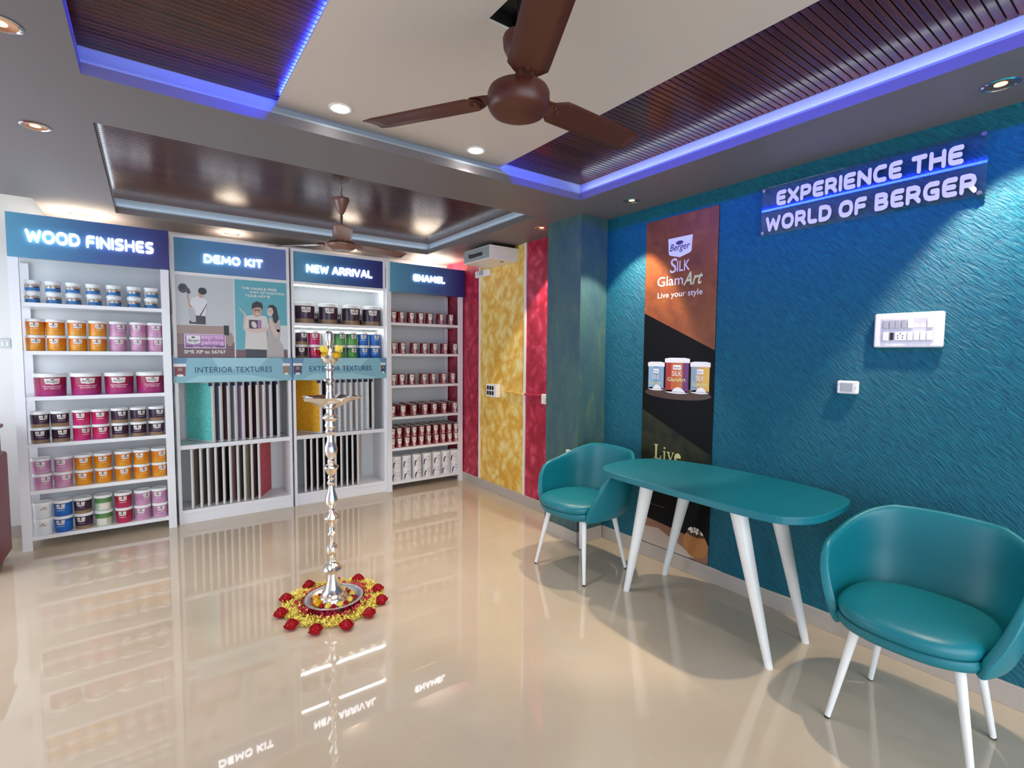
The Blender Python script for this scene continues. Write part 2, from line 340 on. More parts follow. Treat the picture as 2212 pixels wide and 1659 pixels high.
# slatted wood in the trays: every slat its own piece
def slats(name, x0, x1, y0, y1, label):
    root = struct(box(name, x0, x1, y0, y1, 2.690, 2.697, mat('dark slat backing', '1c0f0a', 0.5)), label)
    bm = bmesh.new(); BX(bm, x0, x1, -0.0124, 0.0124, 2.676, 2.690, 0.0015); me = mesh('slat', bm, M_slat)
    n = int((y1 - y0) / 0.0295)
    for i in range(n): link('slat', me, root, (0, y1 - 0.0148 - i * 0.0295, 0))
    return root
PW = (0.51, 1.79)
slats('trim_1', T1[0] - 0.038, PW[0] + 0.03, 0.2, T1[3] + 0.038, 'glossy brown slatted ceiling strip left of white board')
slats('trim_2', PW[1] - 0.03, T1[1] + 0.038, -0.36, T1[3] + 0.038, 'glossy brown slatted ceiling strip right of white board')
slats('trim_3', T2[0] - 0.038, T2[1] + 0.038, T2[2] - 0.038, T2[3] + 0.038, 'glossy brown slatted ceiling of the rear tray')
# dropped white board with the square fan hook opening
wb = bmesh.new(); hx0, hx1, hy0, hy1 = 0.978, 1.085, 1.30, 1.512; z0, z1 = 2.648, 2.657
BX(wb, PW[0], hx0, -0.36, 2.615, z0, z1); BX(wb, hx1, PW[1], -0.36, 2.615, z0, z1); BX(wb, hx0, hx1, -0.36, hy0, z0, z1); BX(wb, hx0, hx1, hy1, 2.615, z0, z1)
struct(link('ceiling_board', mesh('ceiling_board', wb, M_panelw)), 'off white dropped ceiling board between slatted strips')
hb = bmesh.new(); BX(hb, hx0 - 0.004, hx1 + 0.004, hy0 - 0.004, hy1 + 0.004, 2.695, 2.699)  # black lid and sides added so no LED light shows in the opening
for q in ((hx0 - .006, hx0, hy0 - .006, hy1 + .006), (hx1, hx1 + .006, hy0 - .006, hy1 + .006), (hx0, hx1, hy0 - .006, hy0), (hx0, hx1, hy1, hy1 + .006)): BX(hb, q[0], q[1], q[2], q[3], 2.657, 2.695)
struct(link('ceiling_opening_lining', mesh('ceiling_opening_lining', hb, M_black)), 'added black lining that darkens the square fan hook opening')
# LED strips tucked above the edges of the white board
tag(box('led_strip', PW[0] + 0.008, PW[0] + 0.012, 0.2, 2.56, 2.6600, 2.6740, mat('bright blue led strip', '1020ff', 0.5, emit=(0.012, 0.03, 1.0), estr=LED_BLUE * 1.3)), 'blue glowing light strip along left edge of white ceiling board', 'light strip')
tag(box('led_strip', PW[1] - 0.012, PW[1] - 0.008, -0.3, 2.61, 2.6600, 2.6740, M_ledb), 'blue light strip hidden along right edge of white ceiling board', 'light strip')
zl = ZC + 0.0452
def rope(x0, x1, y0, y1, label, m=M_ledc): tag(box('led_strip', x0, x1, y0, y1, zl, zl + 0.006, m), label, 'light strip')
rope(T2[0], T2[1], T2[3] + 0.008, T2[3] + 0.020, 'cool white light strip in rear ceiling tray cove above display signs')
rope(T2[1] + 0.008, T2[1] + 0.020, T2[2], T2[3], 'cool white light strip in right cove of rear ceiling tray')
rope(T2[0] - 0.020, T2[0] - 0.008, T2[2], T2[3], 'cool white light strip in left cove of rear ceiling tray')
rope(T1[1] + 0.008, T1[1] + 0.020, T1[2], T1[3], 'cool white light strip in right cove of near ceiling tray', mat('bright cove led strip', 'ffffff', 0.5, emit=(0.85, 0.93, 1.0), estr=11))

# ---------------------------------------------------------------- downlights
def spot(loc, watts, col, size, blend, parent):
    l = bpy.data.lights.new('spot', 'SPOT'); l.energy = watts; l.color = col; l.spot_size = math.radians(size); l.spot_blend = blend; l.shadow_soft_size = 0.025
    o = bpy.data.objects.new('spot_lamp', l); COL.objects.link(o); o.parent = parent; o.location = loc; return o
def downlight(x, y, z, label, watts, col, size=88, blend=0.18, white=False, tilt=0.0):
    t = tag(empty('downlight', (x, y, z)), label, 'downlight', 'recessed ceiling downlights')
    if white:
        lathe('ring', [(0.036, 0), (0.054, 0), (0.056, -0.004), (0.050, -0.007), (0.042, -0.006), (0.036, 0)], M_plas, t, 24)
        lathe('lens', [(0, -0.005), (0.042, -0.005), (0.042, 0)], M_bulbw, t, 24)
    else:
        lathe('ring', [(0.046, 0), (0.056, 0), (0.058, -0.003), (0.050, -0.006), (0.046, -0.002)], M_chrome, t, 28)
        lathe('reflector', [(0.020, -0.0005), (0.046, -0.003), (0.047, 0)], M_refl, t, 28)
        lathe('lens', [(0, -0.003), (0.020, -0.002), (0.020, 0)], M_bulb, t, 20)
    s = spot((0, 0, -0.012), watts, col, size, blend, t); s.rotation_euler = (math.radians(tilt), 0, 0)
    return t
downlight(2.70, 0.516, ZC, 'warm recessed downlight in soffit above the wall sign lettering', SPOT_W, WARM, 90, 0.3, tilt=-10)
downlight(2.715, 2.361, ZC, 'warm recessed downlight in soffit above tall brown poster', SPOT_W, WARM, 74, 0.25, tilt=9)
downlight(2.70, 3.321, ZC, 'small warm recessed downlight in soffit beyond the green pillar', SPOT_W * 0.8, WARM)
downlight(-0.41, 3.298, ZC, 'warm recessed downlight in left soffit near rear tray corner', SPOT_W * 0.4, WARM)
downlight(-0.365, 2.346, ZC, 'warm recessed downlight in left soffit at edge of view', SPOT_W * 0.45, WARM)
downlight(0.76, 2.448, 2.648, 'white downlight in white ceiling board left of the near fan', PANEL_W, COOL, 120, 0.7, True)
downlight(1.529, 2.479, 2.648, 'white downlight in white ceiling board below the near fan hub', PANEL_W, COOL, 120, 0.7, True)
for x, nm in ((-0.42, 'wood finishes'), (0.63, 'demo kit'), (1.68, 'new arrival'), (2.66, 'enamel')):
    downlight(x, 5.21, ZC, 'warm downlight in soffit just above the %s sign' % nm, BACK_W, WARM, 130, 0.6)

# ================================================================ shelving along the back wall
def header(parent, x0, x1, z0, z1, yf, m, text, tx, tz, tw, th):
    h = box('sign_panel', x0, x1, yf, yf + 0.05, z0, z1, m, parent)
    h['label'] = 'blue sign panel reading %s in lit white letters' % text
    caps(text, M_sign, tx, tz, yf - 0.001, h, w=tw, h=th, ext=0.012, wt=0.24)
    return h
U1 = tag(empty('paint_rack', (0, 0, 0)), 'white open rack of coloured paint tubs under the wood finishes sign', 'shelf rack')
def rack(root, x0, x1, yf, shelves, pw=0.056):
    for x in (x0, x1 - pw):
        box('post', x, x + pw, yf, yf + 0.035, 0, 2.165, M_lam, root)
        box('post', x, x + pw, YB - 0.05, YB - 0.02, 0, 2.165, M_lam, root)
    for z in shelves: box('shelf', x0 + 0.004, x1 - 0.004, yf + 0.006, YB - 0.05, z - 0.028, z, M_lam, root)
    box('back_panel', x0 + 0.006, x1 - 0.006, YB - 0.02, YB - 0.013, 0.06, 2.30, M_backp, root)
    box('top_board', x0, x1, yf + 0.02, YB - 0.013, 2.385, 2.40, M_lam, root)
Z1 = [1.840, 1.487, 1.148, 0.797, 0.446, 0.100]
rack(U1, -0.808, 0.140, 5.03, Z1)
header(U1, -0.800, 0.146, 2.158, 2.467, 4.985, M_head, 'WOOD FINISHES', -0.700, 2.268, 0.745, 0.092)
U4 = tag(empty('paint_rack', (0, 0, 0)), 'white open rack of small maroon tins under the enamel sign', 'shelf rack')
Z4 = [1.814, 1.483, 1.144, 0.803, 0.464, 0.098]
rack(U4, 2.020, 2.940, 5.04, Z4, 0.05)
header(U4, 2.048, 2.945, 2.135, 2.437, 5.0, M_head, 'ENAMEL', 2.303, 2.262, 0.38, 0.074)
box('filler_strip', 2.0225, 2.0475, 5.02, 5.06, 2.165, 2.445, M_lam, U4)

# ---- the two display cabinets
def cabinet(root, x0, x1):
    yf = 5.09
    box('side_panel', x0, x0 + 0.024, yf - 0.015, YB - 0.02, 0, 2.47, M_lam, root); box('side_panel', x1 - 0.024, x1, yf - 0.015, YB - 0.02, 0, 2.47, M_lam, root)
    box('top_panel', x0 + 0.024, x1 - 0.024, yf - 0.015, YB - 0.02, 2.445, 2.47, M_lam, root)
    box('rail', x0 + 0.024, x1 - 0.024, yf - 0.013, yf + 0.04, 2.137, 2.163, M_lam, root)
    box('shelf', x0 + 0.024, x1 - 0.024, yf - 0.012, YB - 0.02, 0.648, 0.685, M_lam, root)
    box('bottom_shelf', x0 + 0.024, x1 - 0.024, yf - 0.012, YB - 0.02, 0.085, 0.118, M_lam, root)
    box('plinth', x0 + 0.024, x1 - 0.024, yf - 0.004, yf + 0.02, 0, 0.085, M_lam, root)
    box('back_panel', x0 + 0.024, x1 - 0.024, YB - 0.03, YB - 0.02, 0, 2.445, M_backp, root)
U2 = tag(empty('display_cabinet', (0, 0, 0)), 'white display cabinet with demo kit sign, people poster and interior texture boards', 'cabinet')
cabinet(U2, 0.160, 1.078)
header(U2, 0.186, 1.052, 2.165, 2.444, 5.085, M_headr, 'DEMO KIT', 0.396, 2.255, 0.46, 0.074)
U3 = tag(empty('display_cabinet', (0, 0, 0)), 'white lit cabinet with new arrival sign, paint cans and exterior texture boards', 'cabinet')
cabinet(U3, 1.094, 2.022)
header(U3, 1.120, 1.996, 2.165, 2.444, 5.085, M_head, 'NEW ARRIVAL', 1.236, 2.258, 0.645, 0.078)
box('shelf', 1.118, 1.998, 5.078, YB - 0.02, 1.742, 1.772, M_lam, U3); box('shelf', 1.118, 1.998, 5.10, YB - 0.02, 1.400, 1.428, M_lam, U3)
for z, nm in ((2.128, 'upper'), (1.734, 'lower')):
    s = box('led_bar', 1.125, 1.990, 5.115, 5.130, z, z + 0.008, M_ledw, U3); s['label'] = 'glowing white light bar'
# texture bands
M_bandd = mat('band print deep blue', '6590b4', 0.4); M_bandl = mat('band print light aqua', '9fd2dd', 0.4); M_navy = mat('navy print', '1f4f7c', 0.4)
M_pw = mat('print white', 'f0eeee', 0.45); M_pmar = mat('print maroon', '8a3a48', 0.45); M_ppur = mat('print purple', '4d3a66', 0.45); M_pgr = mat('print taupe', '9a8474', 0.45); M_pnavy = mat('print dark blue', '2d4668', 0.45)
def mini_can(parent, cx, cz, w, h, body, deep):
    y = deep
    flat('printed_can', [(cx - w * .42, cz - h * .5), (cx + w * .42, cz - h * .5), (cx + w * .48, cz + h * .34), (cx - w * .48, cz + h * .34)], body, y, parent)
    flat('printed_lid', [(cx - w * .53, cz + h * .26), (cx + w * .53, cz + h * .26), (cx + w * .53, cz + h * .5), (cx - w * .53, cz + h * .5)], M_pw, y - 0.0004, parent)
    flat('printed_label', rect(cx - w * .2, cx + w * .2, cz - h * .1, cz + h * .18), M_pgr, y - 0.0004, parent)
    flat('printed_base', ell(cx, cz - h * .45, w * .3, h * .10, 10), M_pw, y - 0.0004, parent)
def band(root, x0, x1, text, tx, tw, cans):
    b = box('band_panel', x0, x1, 5.055, 5.073, 1.225, 1.437, M_band, root); b['label'] = 'aqua header band reading %s' % text
    y = 5.0546; w = x1 - x0
    flat('printed_corner', [(x0 + 0.001, 1.436), (x0 + w * .11, 1.436), (x0 + w * .09, 1.36), (x0 + 0.001, 1.27)], M_bandd, y, b)
    flat('printed_corner', [(x1 - w * .10, 1.436), (x1 - 0.001, 1.436), (x1 - 0.001, 1.23), (x1 - w * .06, 1.36)], M_bandd, y, b)
    flat('printed_ray', [(x0 + w * .3, 1.436), (x0 + w * .78, 1.436), (x0 + w * .68, 1.34), (x0 + w * .36, 1.34)], M_bandl, y, b)
    flat('printed_ray', [(x0 + w * .08, 1.226), (x0 + w * .92, 1.226), (x0 + w * .6, 1.285), (x0 + w * .2, 1.285)], M_bandl, y, b)
    letters(text, M_navy, tx, 1.308, y - 0.0012, b, w=tw, h=0.05, bold=0.012, spacing=1.1)
    for cx, cw, body in cans: mini_can(b, cx, 1.335, cw, 0.105, body, y - 0.0008)
band(U2, 0.150, 1.086, 'INTERIOR TEXTURES', 0.305, 0.605, ((0.198, 0.085, M_pmar), (1.032, 0.062, M_pgr)))
band(U3, 1.092, 2.030, 'EXTERIOR TEXTURES', 1.240, 0.617, ((1.135, 0.078, M_ppur), (1.982, 0.048, M_pnavy)))

# ---- poster of the demo kit cabinet (flat print)
PS = box('poster_panel', 0.184, 1.054, 5.078, 5.084, 1.437, 2.137, mat('poster pale grey print', 'c4c8cc', 0.35), U2)
PS['label'] = 'printed poster of a painter and a laughing couple'
pc = {k: mat('poster ' + k, v, 0.38) for k, v in dict(teal='5fb0bf', sofa='a58c86', sofad='8e7672', floorp='75535a', dark='33333c', hair='24222a', skin='c79f8c', skinw='ddc3b8', cloth='dfe0e4', shade='b9bac2', tee='dbd8d4', dress='b9b4b0', purple='b07ab8', deep='6e4a80', line='f1d8ee', blk='060606', lilac='f3c8f0', tprint='4d3540', disc='4a4a58', kerb='dadde0').items()}
def pf(n, pts, k, l=1): return flat(n, pts, pc[k] if isinstance(k, str) else k, 5.0778 - 0.0004 * l, PS)
pf('printed_backdrop', rect(0.622, 1.052, 1.438, 2.135), 'teal', 1)
pf('printed_wall_edge', rect(0.611, 0.622, 1.438, 2.135), 'kerb', 2)
pf('printed_counter', rect(0.985, 1.052, 1.52, 1.74), 'kerb', 2); pf('printed_floor', rect(0.622, 1.052, 1.438, 1.51), 'floorp', 2)
pf('printed_floor', rect(0.185, 0.611, 1.438, 1.575), 'floorp', 1); pf('printed_sofa', rect(0.185, 0.560, 1.56, 1.715), 'sofa', 2); pf('printed_sofa_seat', rect(0.185, 0.585, 1.555, 1.645), 'sofad', 3)
pf('printed_sofa_arm', ell(0.575, 1.60, 0.03, 0.06, 16), 'sofa', 4); pf('printed_speaker', rect(0.531, 0.571, 1.636, 1.722), 'blk', 5)
# painter seen from behind with round sander
pf('printed_tool', ell(0.237, 2.025, 0.034, 0.040, 20), 'disc', 3); pf('printed_tool', ell(0.233, 2.03, 0.018, 0.022, 16), 'dark', 4)
pf('printed_tool_handle', [(0.250, 2.01), (0.275, 1.975), (0.292, 1.99), (0.285, 2.02), (0.265, 2.04)], 'disc', 2)
pf('printed_arm', [(0.262, 1.975), (0.276, 1.97), (0.290, 1.90), (0.300, 1.865), (0.288, 1.86), (0.272, 1.89)], 'skin', 4)
pf('printed_shirt', [(0.300, 1.945), (0.338, 1.965), (0.375, 1.958), (0.408, 1.94), (0.420, 1.905), (0.402, 1.87), (0.398, 1.795), (0.328, 1.798), (0.318, 1.86), (0.296, 1.88), (0.282, 1.905)], 'cloth', 5)
pf('printed_cloth', [(0.268, 1.86), (0.30, 1.85), (0.325, 1.80), (0.325, 1.745), (0.295, 1.74), (0.275, 1.79)], 'shade', 6)
pf('printed_trousers', [(0.276, 1.755), (0.30, 1.75), (0.326, 1.80), (0.395, 1.797), (0.395, 1.725), (0.276, 1.728)], 'dark', 5)
pf('printed_strap', [(0.405, 1.90), (0.418, 1.915), (0.360, 1.795), (0.350, 1.795)], 'dark', 6)
pf('printed_neck', ell(0.366, 1.985, 0.020, 0.034, 16), 'skin', 6); pf('printed_hair', ell(0.378, 2.010, 0.032, 0.030, 20, -0.5), 'hair', 7)
# man with raised palm
pf('printed_arm', [(0.652, 1.882), (0.66, 1.884), (0.688, 1.85), (0.708, 1.835), (0.712, 1.80), (0.715, 1.70), (0.700, 1.675), (0.682, 1.70), (0.690, 1.79), (0.694, 1.83), (0.672, 1.855)], 'skinw', 4)
pf('printed_trousers', rect(0.700, 0.872, 1.438, 1.53), 'dark', 4)
pf('printed_tshirt', [(0.712, 1.815), (0.768, 1.828), (0.825, 1.828), (0.878, 1.815), (0.895, 1.72), (0.872, 1.70), (0.880, 1.512), (0.694, 1.517), (0.704, 1.70), (0.702, 1.76)], 'tee', 5)
pf('printed_tshirt_square', rect(0.730, 0.832, 1.702, 1.782), 'tprint', 6); pf('printed_tshirt_square', rect(0.802, 0.830, 1.706, 1.780), 'purple', 7); pf('printed_tshirt_square', ell(0.772, 1.738, 0.020, 0.032, 12, 0.4), 'tee', 7)
pf('printed_arm', [(0.705, 1.715), (0.73, 1.695), (0.80, 1.705), (0.872, 1.72), (0.892, 1.70), (0.870, 1.672), (0.79, 1.665), (0.72, 1.675)], 'skinw', 7)
pf('printed_face', ell(0.798, 1.862, 0.040, 0.052, 24), 'skin', 6); pf('printed_hair', [(0.755, 1.905), (0.765, 1.935), (0.80, 1.952), (0.838, 1.938), (0.848, 1.90), (0.840, 1.872), (0.832, 1.895), (0.80, 1.898), (0.766, 1.885), (0.760, 1.87)], 'hair', 7)
pf('printed_smile', ell(0.80, 1.838, 0.018, 0.006, 12), 'tee', 7); pf('printed_brow', ell(0.80, 1.873, 0.028, 0.004, 12), 'hair', 7)
for ex in (.782, .816): pf('printed_eye', ell(ex, 1.864, .007, .003, 8), 'hair', 7)
# woman beside him
pf('printed_dress', [(0.905, 1.80), (0.955, 1.805), (0.990, 1.79), (0.995, 1.70), (0.985, 1.60), (1.015, 1.55), (1.020, 1.438), (0.868, 1.438), (0.878, 1.60), (0.888, 1.72)], 'dress', 3)
pf('printed_hair', [(0.888, 1.90), (0.905, 1.925), (0.935, 1.928), (0.962, 1.905), (0.972, 1.85), (0.982, 1.80), (0.955, 1.755), (0.935, 1.77), (0.925, 1.83), (0.900, 1.89)], 'hair', 4)
pf('printed_face', ell(0.908, 1.862, 0.026, 0.040, 20, -0.1), 'skinw', 5); pf('printed_smile', ell(0.902, 1.843, 0.012, 0.004, 10), 'cloth', 6)
pf('printed_arm', [(0.893, 1.80), (0.912, 1.81), (0.955, 1.70), (0.985, 1.66), (0.990, 1.70), (0.968, 1.64), (0.945, 1.625), (0.915, 1.70)], 'skinw', 6)
for ex in (.897, .917): pf('printed_eye', ell(ex, 1.869, .005, .0025, 8), 'hair', 6)
# logo box and lines of lettering
pf('printed_frame', rect(0.236, 0.543, 1.520, 1.642), 'line', 5); pf('printed_box', rect(0.242, 0.537, 1.526, 1.636), 'purple', 6); pf('printed_box_foot', rect(0.242, 0.537, 1.526, 1.545), 'deep', 7)
def shield(x0, x1, z0, z1): return [(x0 + (x1 - x0) * a, z0 + (z1 - z0) * b) for a, b in [(0.02, 0.2), (0.0, 1.0), (1.0, 1.0), (0.98, 0.2), (0.9, 0.13), (0.62, 0.09), (0.5, 0.0), (0.38, 0.09), (0.1, 0.13)]]
M_ink = mat('ink grey blue', '38384e', 0.45)
pf('printed_shield', shield(0.252, 0.352, 1.551, 1.630), M_pw, 7)
letters('Berger', M_ink, 0.262, 1.566, 5.0778 - 0.0034, PS, w=0.082, h=0.034, shear=0.25, bold=0.01)
pf('printed_emblem', ell(0.30, 1.613, 0.014, 0.007, 10), M_ink, 8)
letters('express', pc['lilac'], 0.358, 1.588, 5.0778 - 0.0034, PS, w=0.168, h=0.042, bold=0.016)
letters('painting', pc['lilac'], 0.362, 1.544, 5.0778 - 0.0034, PS, w=0.166, h=0.044, bold=0.016)
letters('Cleaner   Greener   Safer', pc['lilac'], 0.30, 1.529, 5.0778 - 0.0034, PS, w=0.17, h=0.011, bold=0.01)
letters('SMS XP to 56767', M_pw, 0.233, 1.474, 5.0778 - 0.0034, PS, w=0.308, h=0.030, bold=0.024)
letters('THE HASSLE FREE', M_pw, 0.672, 2.053, 5.0778 - 0.003, PS, w=0.296, h=0.022, bold=0.03)
letters('WAY OF PAINTING', M_pw, 0.738, 2.020, 5.0778 - 0.003, PS, w=0.296, h=0.022, bold=0.02)
letters('YOUR HOME', M_pw, 0.704, 1.987, 5.0778 - 0.003, PS, w=0.204, h=0.022, bold=0.03)

# ---- texture sample boards: every board is a thing
M_bedge = mat('board edge', 'd8d6d4', 0.5); M_clip = mat('clip grey', '9a9a9c', 0.4); M_patch = mat('navy board tab', '27365a', 0.5)
def face_mat(c):
    n = 'sample face ' + c
    if n in MATS: return MATS[n]
    m = mat(n, c, 0.6); v = coords(m); t = noise(m, v, 45, 4, 0.65, 0.4)
    r = ramp(m, [(0.3, c), (0.75, tuple(min(255, int(int(c[i:i + 2], 16) * 1.18 + 6)) for i in (0, 2, 4)))], t.outputs[0]); lk(m, r.outputs[0], bsdf(m).inputs['Base Color'])
    bump(m, t.outputs[0], 0.5, 0.004); return m
def sample_board(x, z0, z1, dx, dy, col, label, group, slot, patch=True):
    """board stands on edge in its slot: front edge at (x, 5.094), rear edge swung by dx"""
    t = tag(empty('sample_board', (x, 5.094, z0)), label, 'sample board', group)
    L = math.hypot(dx, dy); a = math.atan2(dy, dx); h = z1 - z0; e = empty
    bm = bmesh.new(); BX(bm, 0, L, -0.0085, 0.0085, 0, h, 0.001); me = mesh('board', bm, M_bedge); b = link('board', me, t, rot=(0, 0, a))
    s = 1 if slot == 'up' else -1           # left faces show in the upper slots, right faces below
    sy = 0.0087 * s
    bm = bmesh.new(); BX(bm, 0.022, L - 0.012, sy - 0.0006, sy + 0.0006, 0.012, h - 0.012); f = link('textured_face', mesh('textured_face', bm, face_mat(col)), b)
    if patch:
        bm = bmesh.new(); BX(bm, 0.004, 0.05, sy - 0.0009, sy + 0.0009, h - 0.035, h - 0.006); link('patch', mesh('patch', bm, M_patch), b)  # small navy patch at the top front corner of the face
    bm = bmesh.new(); BX(bm, -0.006, 0.0, -0.006, 0.006, h - 0.004, h + 0.008); link('clip', mesh('clip', bm, M_clip), t)
    bm = bmesh.new(); BX(bm, -0.006, 0.0, -0.006, 0.006, -0.012, 0.002); link('clip', mesh('clip', bm, M_clip), t)
    return t
def board_row(xs, z0, z1, dx, cols, where, slot, group):
    n = len(xs)
    for i, (x, c) in enumerate(zip(xs, cols)):
        sample_board(x, z0, z1, dx, 0.29, c[0], '%s texture board, %s, %s' % (c[1], ordl(i, n), where), group, slot, slot == 'up')
board_row([0.441, 0.501, 0.561, 0.618, 0.676, 0.735, 0.795, 0.851, 0.908, 0.971], 0.687, 1.222, -0.19,
          [('62bdb6', 'teal'), ('55606c', 'slate'), ('4a3434', 'brown'), ('707a86', 'grey blue'), ('8c7a98', 'lilac'), ('3a1a26', 'maroon'), ('2e1018', 'dark maroon'), ('97807c', 'taupe'), ('6d6478', 'mauve'), ('141828', 'navy')],
          'in upper slots under the interior textures band', 'up', 'boards in upper interior slots')
board_row([0.260, 0.325, 0.380, 0.439, 0.499, 0.552, 0.612, 0.666, 0.727, 0.785], 0.120, 0.644, 0.15,
          [('6f5f57', 'brown'), ('4c443e', 'dark brown'), ('6b6560', 'grey'), ('2f2020', 'umber'), ('0f0c0c', 'black'), ('8a6a60', 'copper'), ('5a5048', 'olive brown'), ('a08f7c', 'beige'), ('5c3436', 'wine'), ('b04650', 'coral red')],
          'in lower slots of the demo kit cabinet', 'down', 'boards in lower interior slots')
board_row([1.362, 1.425, 1.487, 1.544, 1.602, 1.662, 1.721, 1.777, 1.836, 1.892], 0.687, 1.222, -0.19,
          [('d09a1e', 'mustard'), ('1a1616', 'black'), ('2c2020', 'dark brown'), ('a9b0b8', 'pale grey'), ('a2aab2', 'silver grey'), ('b0b2b4', 'light grey'), ('8f8d90', 'grey'), ('a8b4c0', 'ice blue'), ('c2cad2', 'white'), ('2a2c36', 'charcoal')],
          'in upper slots under the exterior textures band', 'up', 'boards in upper exterior slots')
board_row([1.196, 1.253, 1.310, 1.373, 1.430, 1.488, 1.545, 1.604, 1.661, 1.716], 0.120, 0.644, 0.13,
          [('2c2a28', 'dark grey'), ('4f4040', 'brown'), ('241818', 'dark umber'), ('151212', 'black'), ('6f6a66', 'grey'), ('3a3432', 'charcoal'), ('8c8a8a', 'silver grey'), ('1e1a1a', 'soot black'), ('33282a', 'wine black'), ('b6aca4', 'cream')],
          'in lower slots of the new arrival cabinet', 'down', 'boards in lower exterior slots')

# ================================================================ paint cans
M_lid = mat('white can lid', 'eef0f0', 0.35)
def tub_mat(name, stops, axis=2, nz=0.25, sc=9, rough=0.32):
    m = mat(name, stops[0][1], rough); t = nd(m, 'ShaderNodeTexCoord'); s = nd(m, 'ShaderNodeSeparateXYZ'); lk(m, t.outputs['Generated'], s.inputs[0])
    n = noise(m, coords(m, rot=(0, 0.5, 0), scale=(0.6, 1, 2.2)), sc * 4, 3, 0.5, 1.0)
    a = nd(m, 'ShaderNodeMath'); a.operation = 'MULTIPLY_ADD'; a.inputs[1].default_value = nz; lk(m, n.outputs[0], a.inputs[0]); lk(m, s.outputs[axis], a.inputs[2])
    b = nd(m, 'ShaderNodeMath'); b.operation = 'SUBTRACT'; b.inputs[1].default_value = nz * 0.5; lk(m, a.outputs[0], b.inputs[0])
    r = ramp(m, stops, b.outputs[0]); lk(m, r.outputs[0], bsdf(m).inputs['Base Color']); return m
TM = dict(
    orange=tub_mat('orange tub print', [(0.1, 'e09a2c'), (0.5, 'd88318'), (0.9, 'd2700f')], nz=0.9),
    lilac=tub_mat('lilac tub print', [(0.1, 'd09cbc'), (0.6, 'b97fa8'), (0.95, 'bf86a8')], nz=0.5),
    magenta=tub_mat('magenta pail print', [(0.05, 'b03a80'), (0.4, 'a81f5c'), (0.95, '8c1838')], nz=0.35),
    plum=tub_mat('plum tub print', [(0.0, 'a08468'), (0.24, '8f7458'), (0.27, '3a2440'), (0.95, '33202f')], nz=0.06),
    pink=tub_mat('pink tub print', [(0.05, 'd0327c'), (0.5, 'c4245c'), (0.95, 'a81e48')], nz=0.3),
    red=tub_mat('red tub print', [(0.05, 'c03060'), (0.5, 'b02040'), (0.95, '9a1c30')], nz=0.3),
    blue=tub_mat('blue tub print', [(0.0, '1c62b4'), (0.6, '1f6fc8'), (0.95, '1a58a4')], nz=0.3),
    green=tub_mat('green tub print', [(0.0, '6cae5c'), (0.45, '4f9a48'), (0.75, '2f6a34'), (0.95, '204a26')], nz=0.25),
    white=tub_mat('white tub print', [(0.0, 'dfe4e4'), (0.9, 'e6eaea')], nz=0.1),
    palegreen=tub_mat('pale green tub print', [(0.0, 'c2d8bc'), (0.55, 'b8d2b0'), (0.62, '5c9050'), (0.95, '4d8446')], nz=0.04),
    putty=tub_mat('white jar print', [(0.0, 'e6ecee'), (0.9, 'e2e8ea')], nz=0.05),
    enamel=tub_mat('maroon tin print', [(0.0, 'a0666a'), (0.12, '8a2c36'), (0.5, '701820'), (0.95, '8a2a30')], nz=0.2, rough=0.25),
    snow=tub_mat('white emulsion can print', [(0.0, 'e8e6ea'), (0.9, 'dfe0e2')], nz=0.1))
M_lab = mat('can label white', 'e9e2da', 0.4); M_tin = mat('tin metal', 'b9b4b0', 0.3, 0.9); M_bandb = mat('jar blue band', '2f74b4', 0.4); M_bandw = mat('jar stone print', 'b09a86', 0.5); M_ltxt = mat('can pale lettering', 'f0c8d8', 0.45)
CAN = {}
def wrap(me, r, cz):
    """bend a flat x-y mesh (centred at x=0) onto the front (-y) of a cylinder"""
    for v in me.vertices:
        a = v.co.x / r; y = v.co.y; v.co = (r * math.sin(a), -r * math.cos(a), cz + y)
def curved_patch(name, pts, r, m, seg=10):
    """polygon given in (arc length, z); sliced in columns so that it follows the cylinder"""
    xs = [p[0] for p in pts]; x0, x1 = min(xs), max(xs); bm = bmesh.new(); cols = []
    for i in range(seg + 1):
        x = x0 + (x1 - x0) * i / seg; x = min(max(x, x0 + 1e-6), x1 - 1e-6); zs = []
        for (ax, az), (bx_, bz) in zip(pts, pts[1:] + pts[:1]):
            if (ax - x) * (bx_ - x) < 0: zs.append(az + (bz - az) * (x - ax) / (bx_ - ax))
        if len(zs) < 2: zs = [az for ax, az in pts if abs(ax - x) < 1e-4] or [pts[0][1], pts[0][1]]
        lo, hi = min(zs), max(zs); a = x / r
        cols.append((bm.verts.new((r * math.sin(a), -r * math.cos(a), lo)), bm.verts.new((r * math.sin(a), -r * math.cos(a), hi + 1e-5))))
    for A, B in zip(cols, cols[1:]): bm.faces.new((A[0], B[0], B[1], A[1]))
    me = mesh(name, bm, m, True)
    return me
def bent_text(s, m, w, h, r, cz, bold=0.0, shear=0.0):
    me = text_mesh(s, m, w=w, h=h, bold=bold, shear=shear, res=2, key='bent%.4f%.4f' % (r, cz))
    if not me.get('bent'):
        for v in me.vertices: v.co.x -= w / 2
        wrap(me, r, cz); me['bent'] = 1
    return me
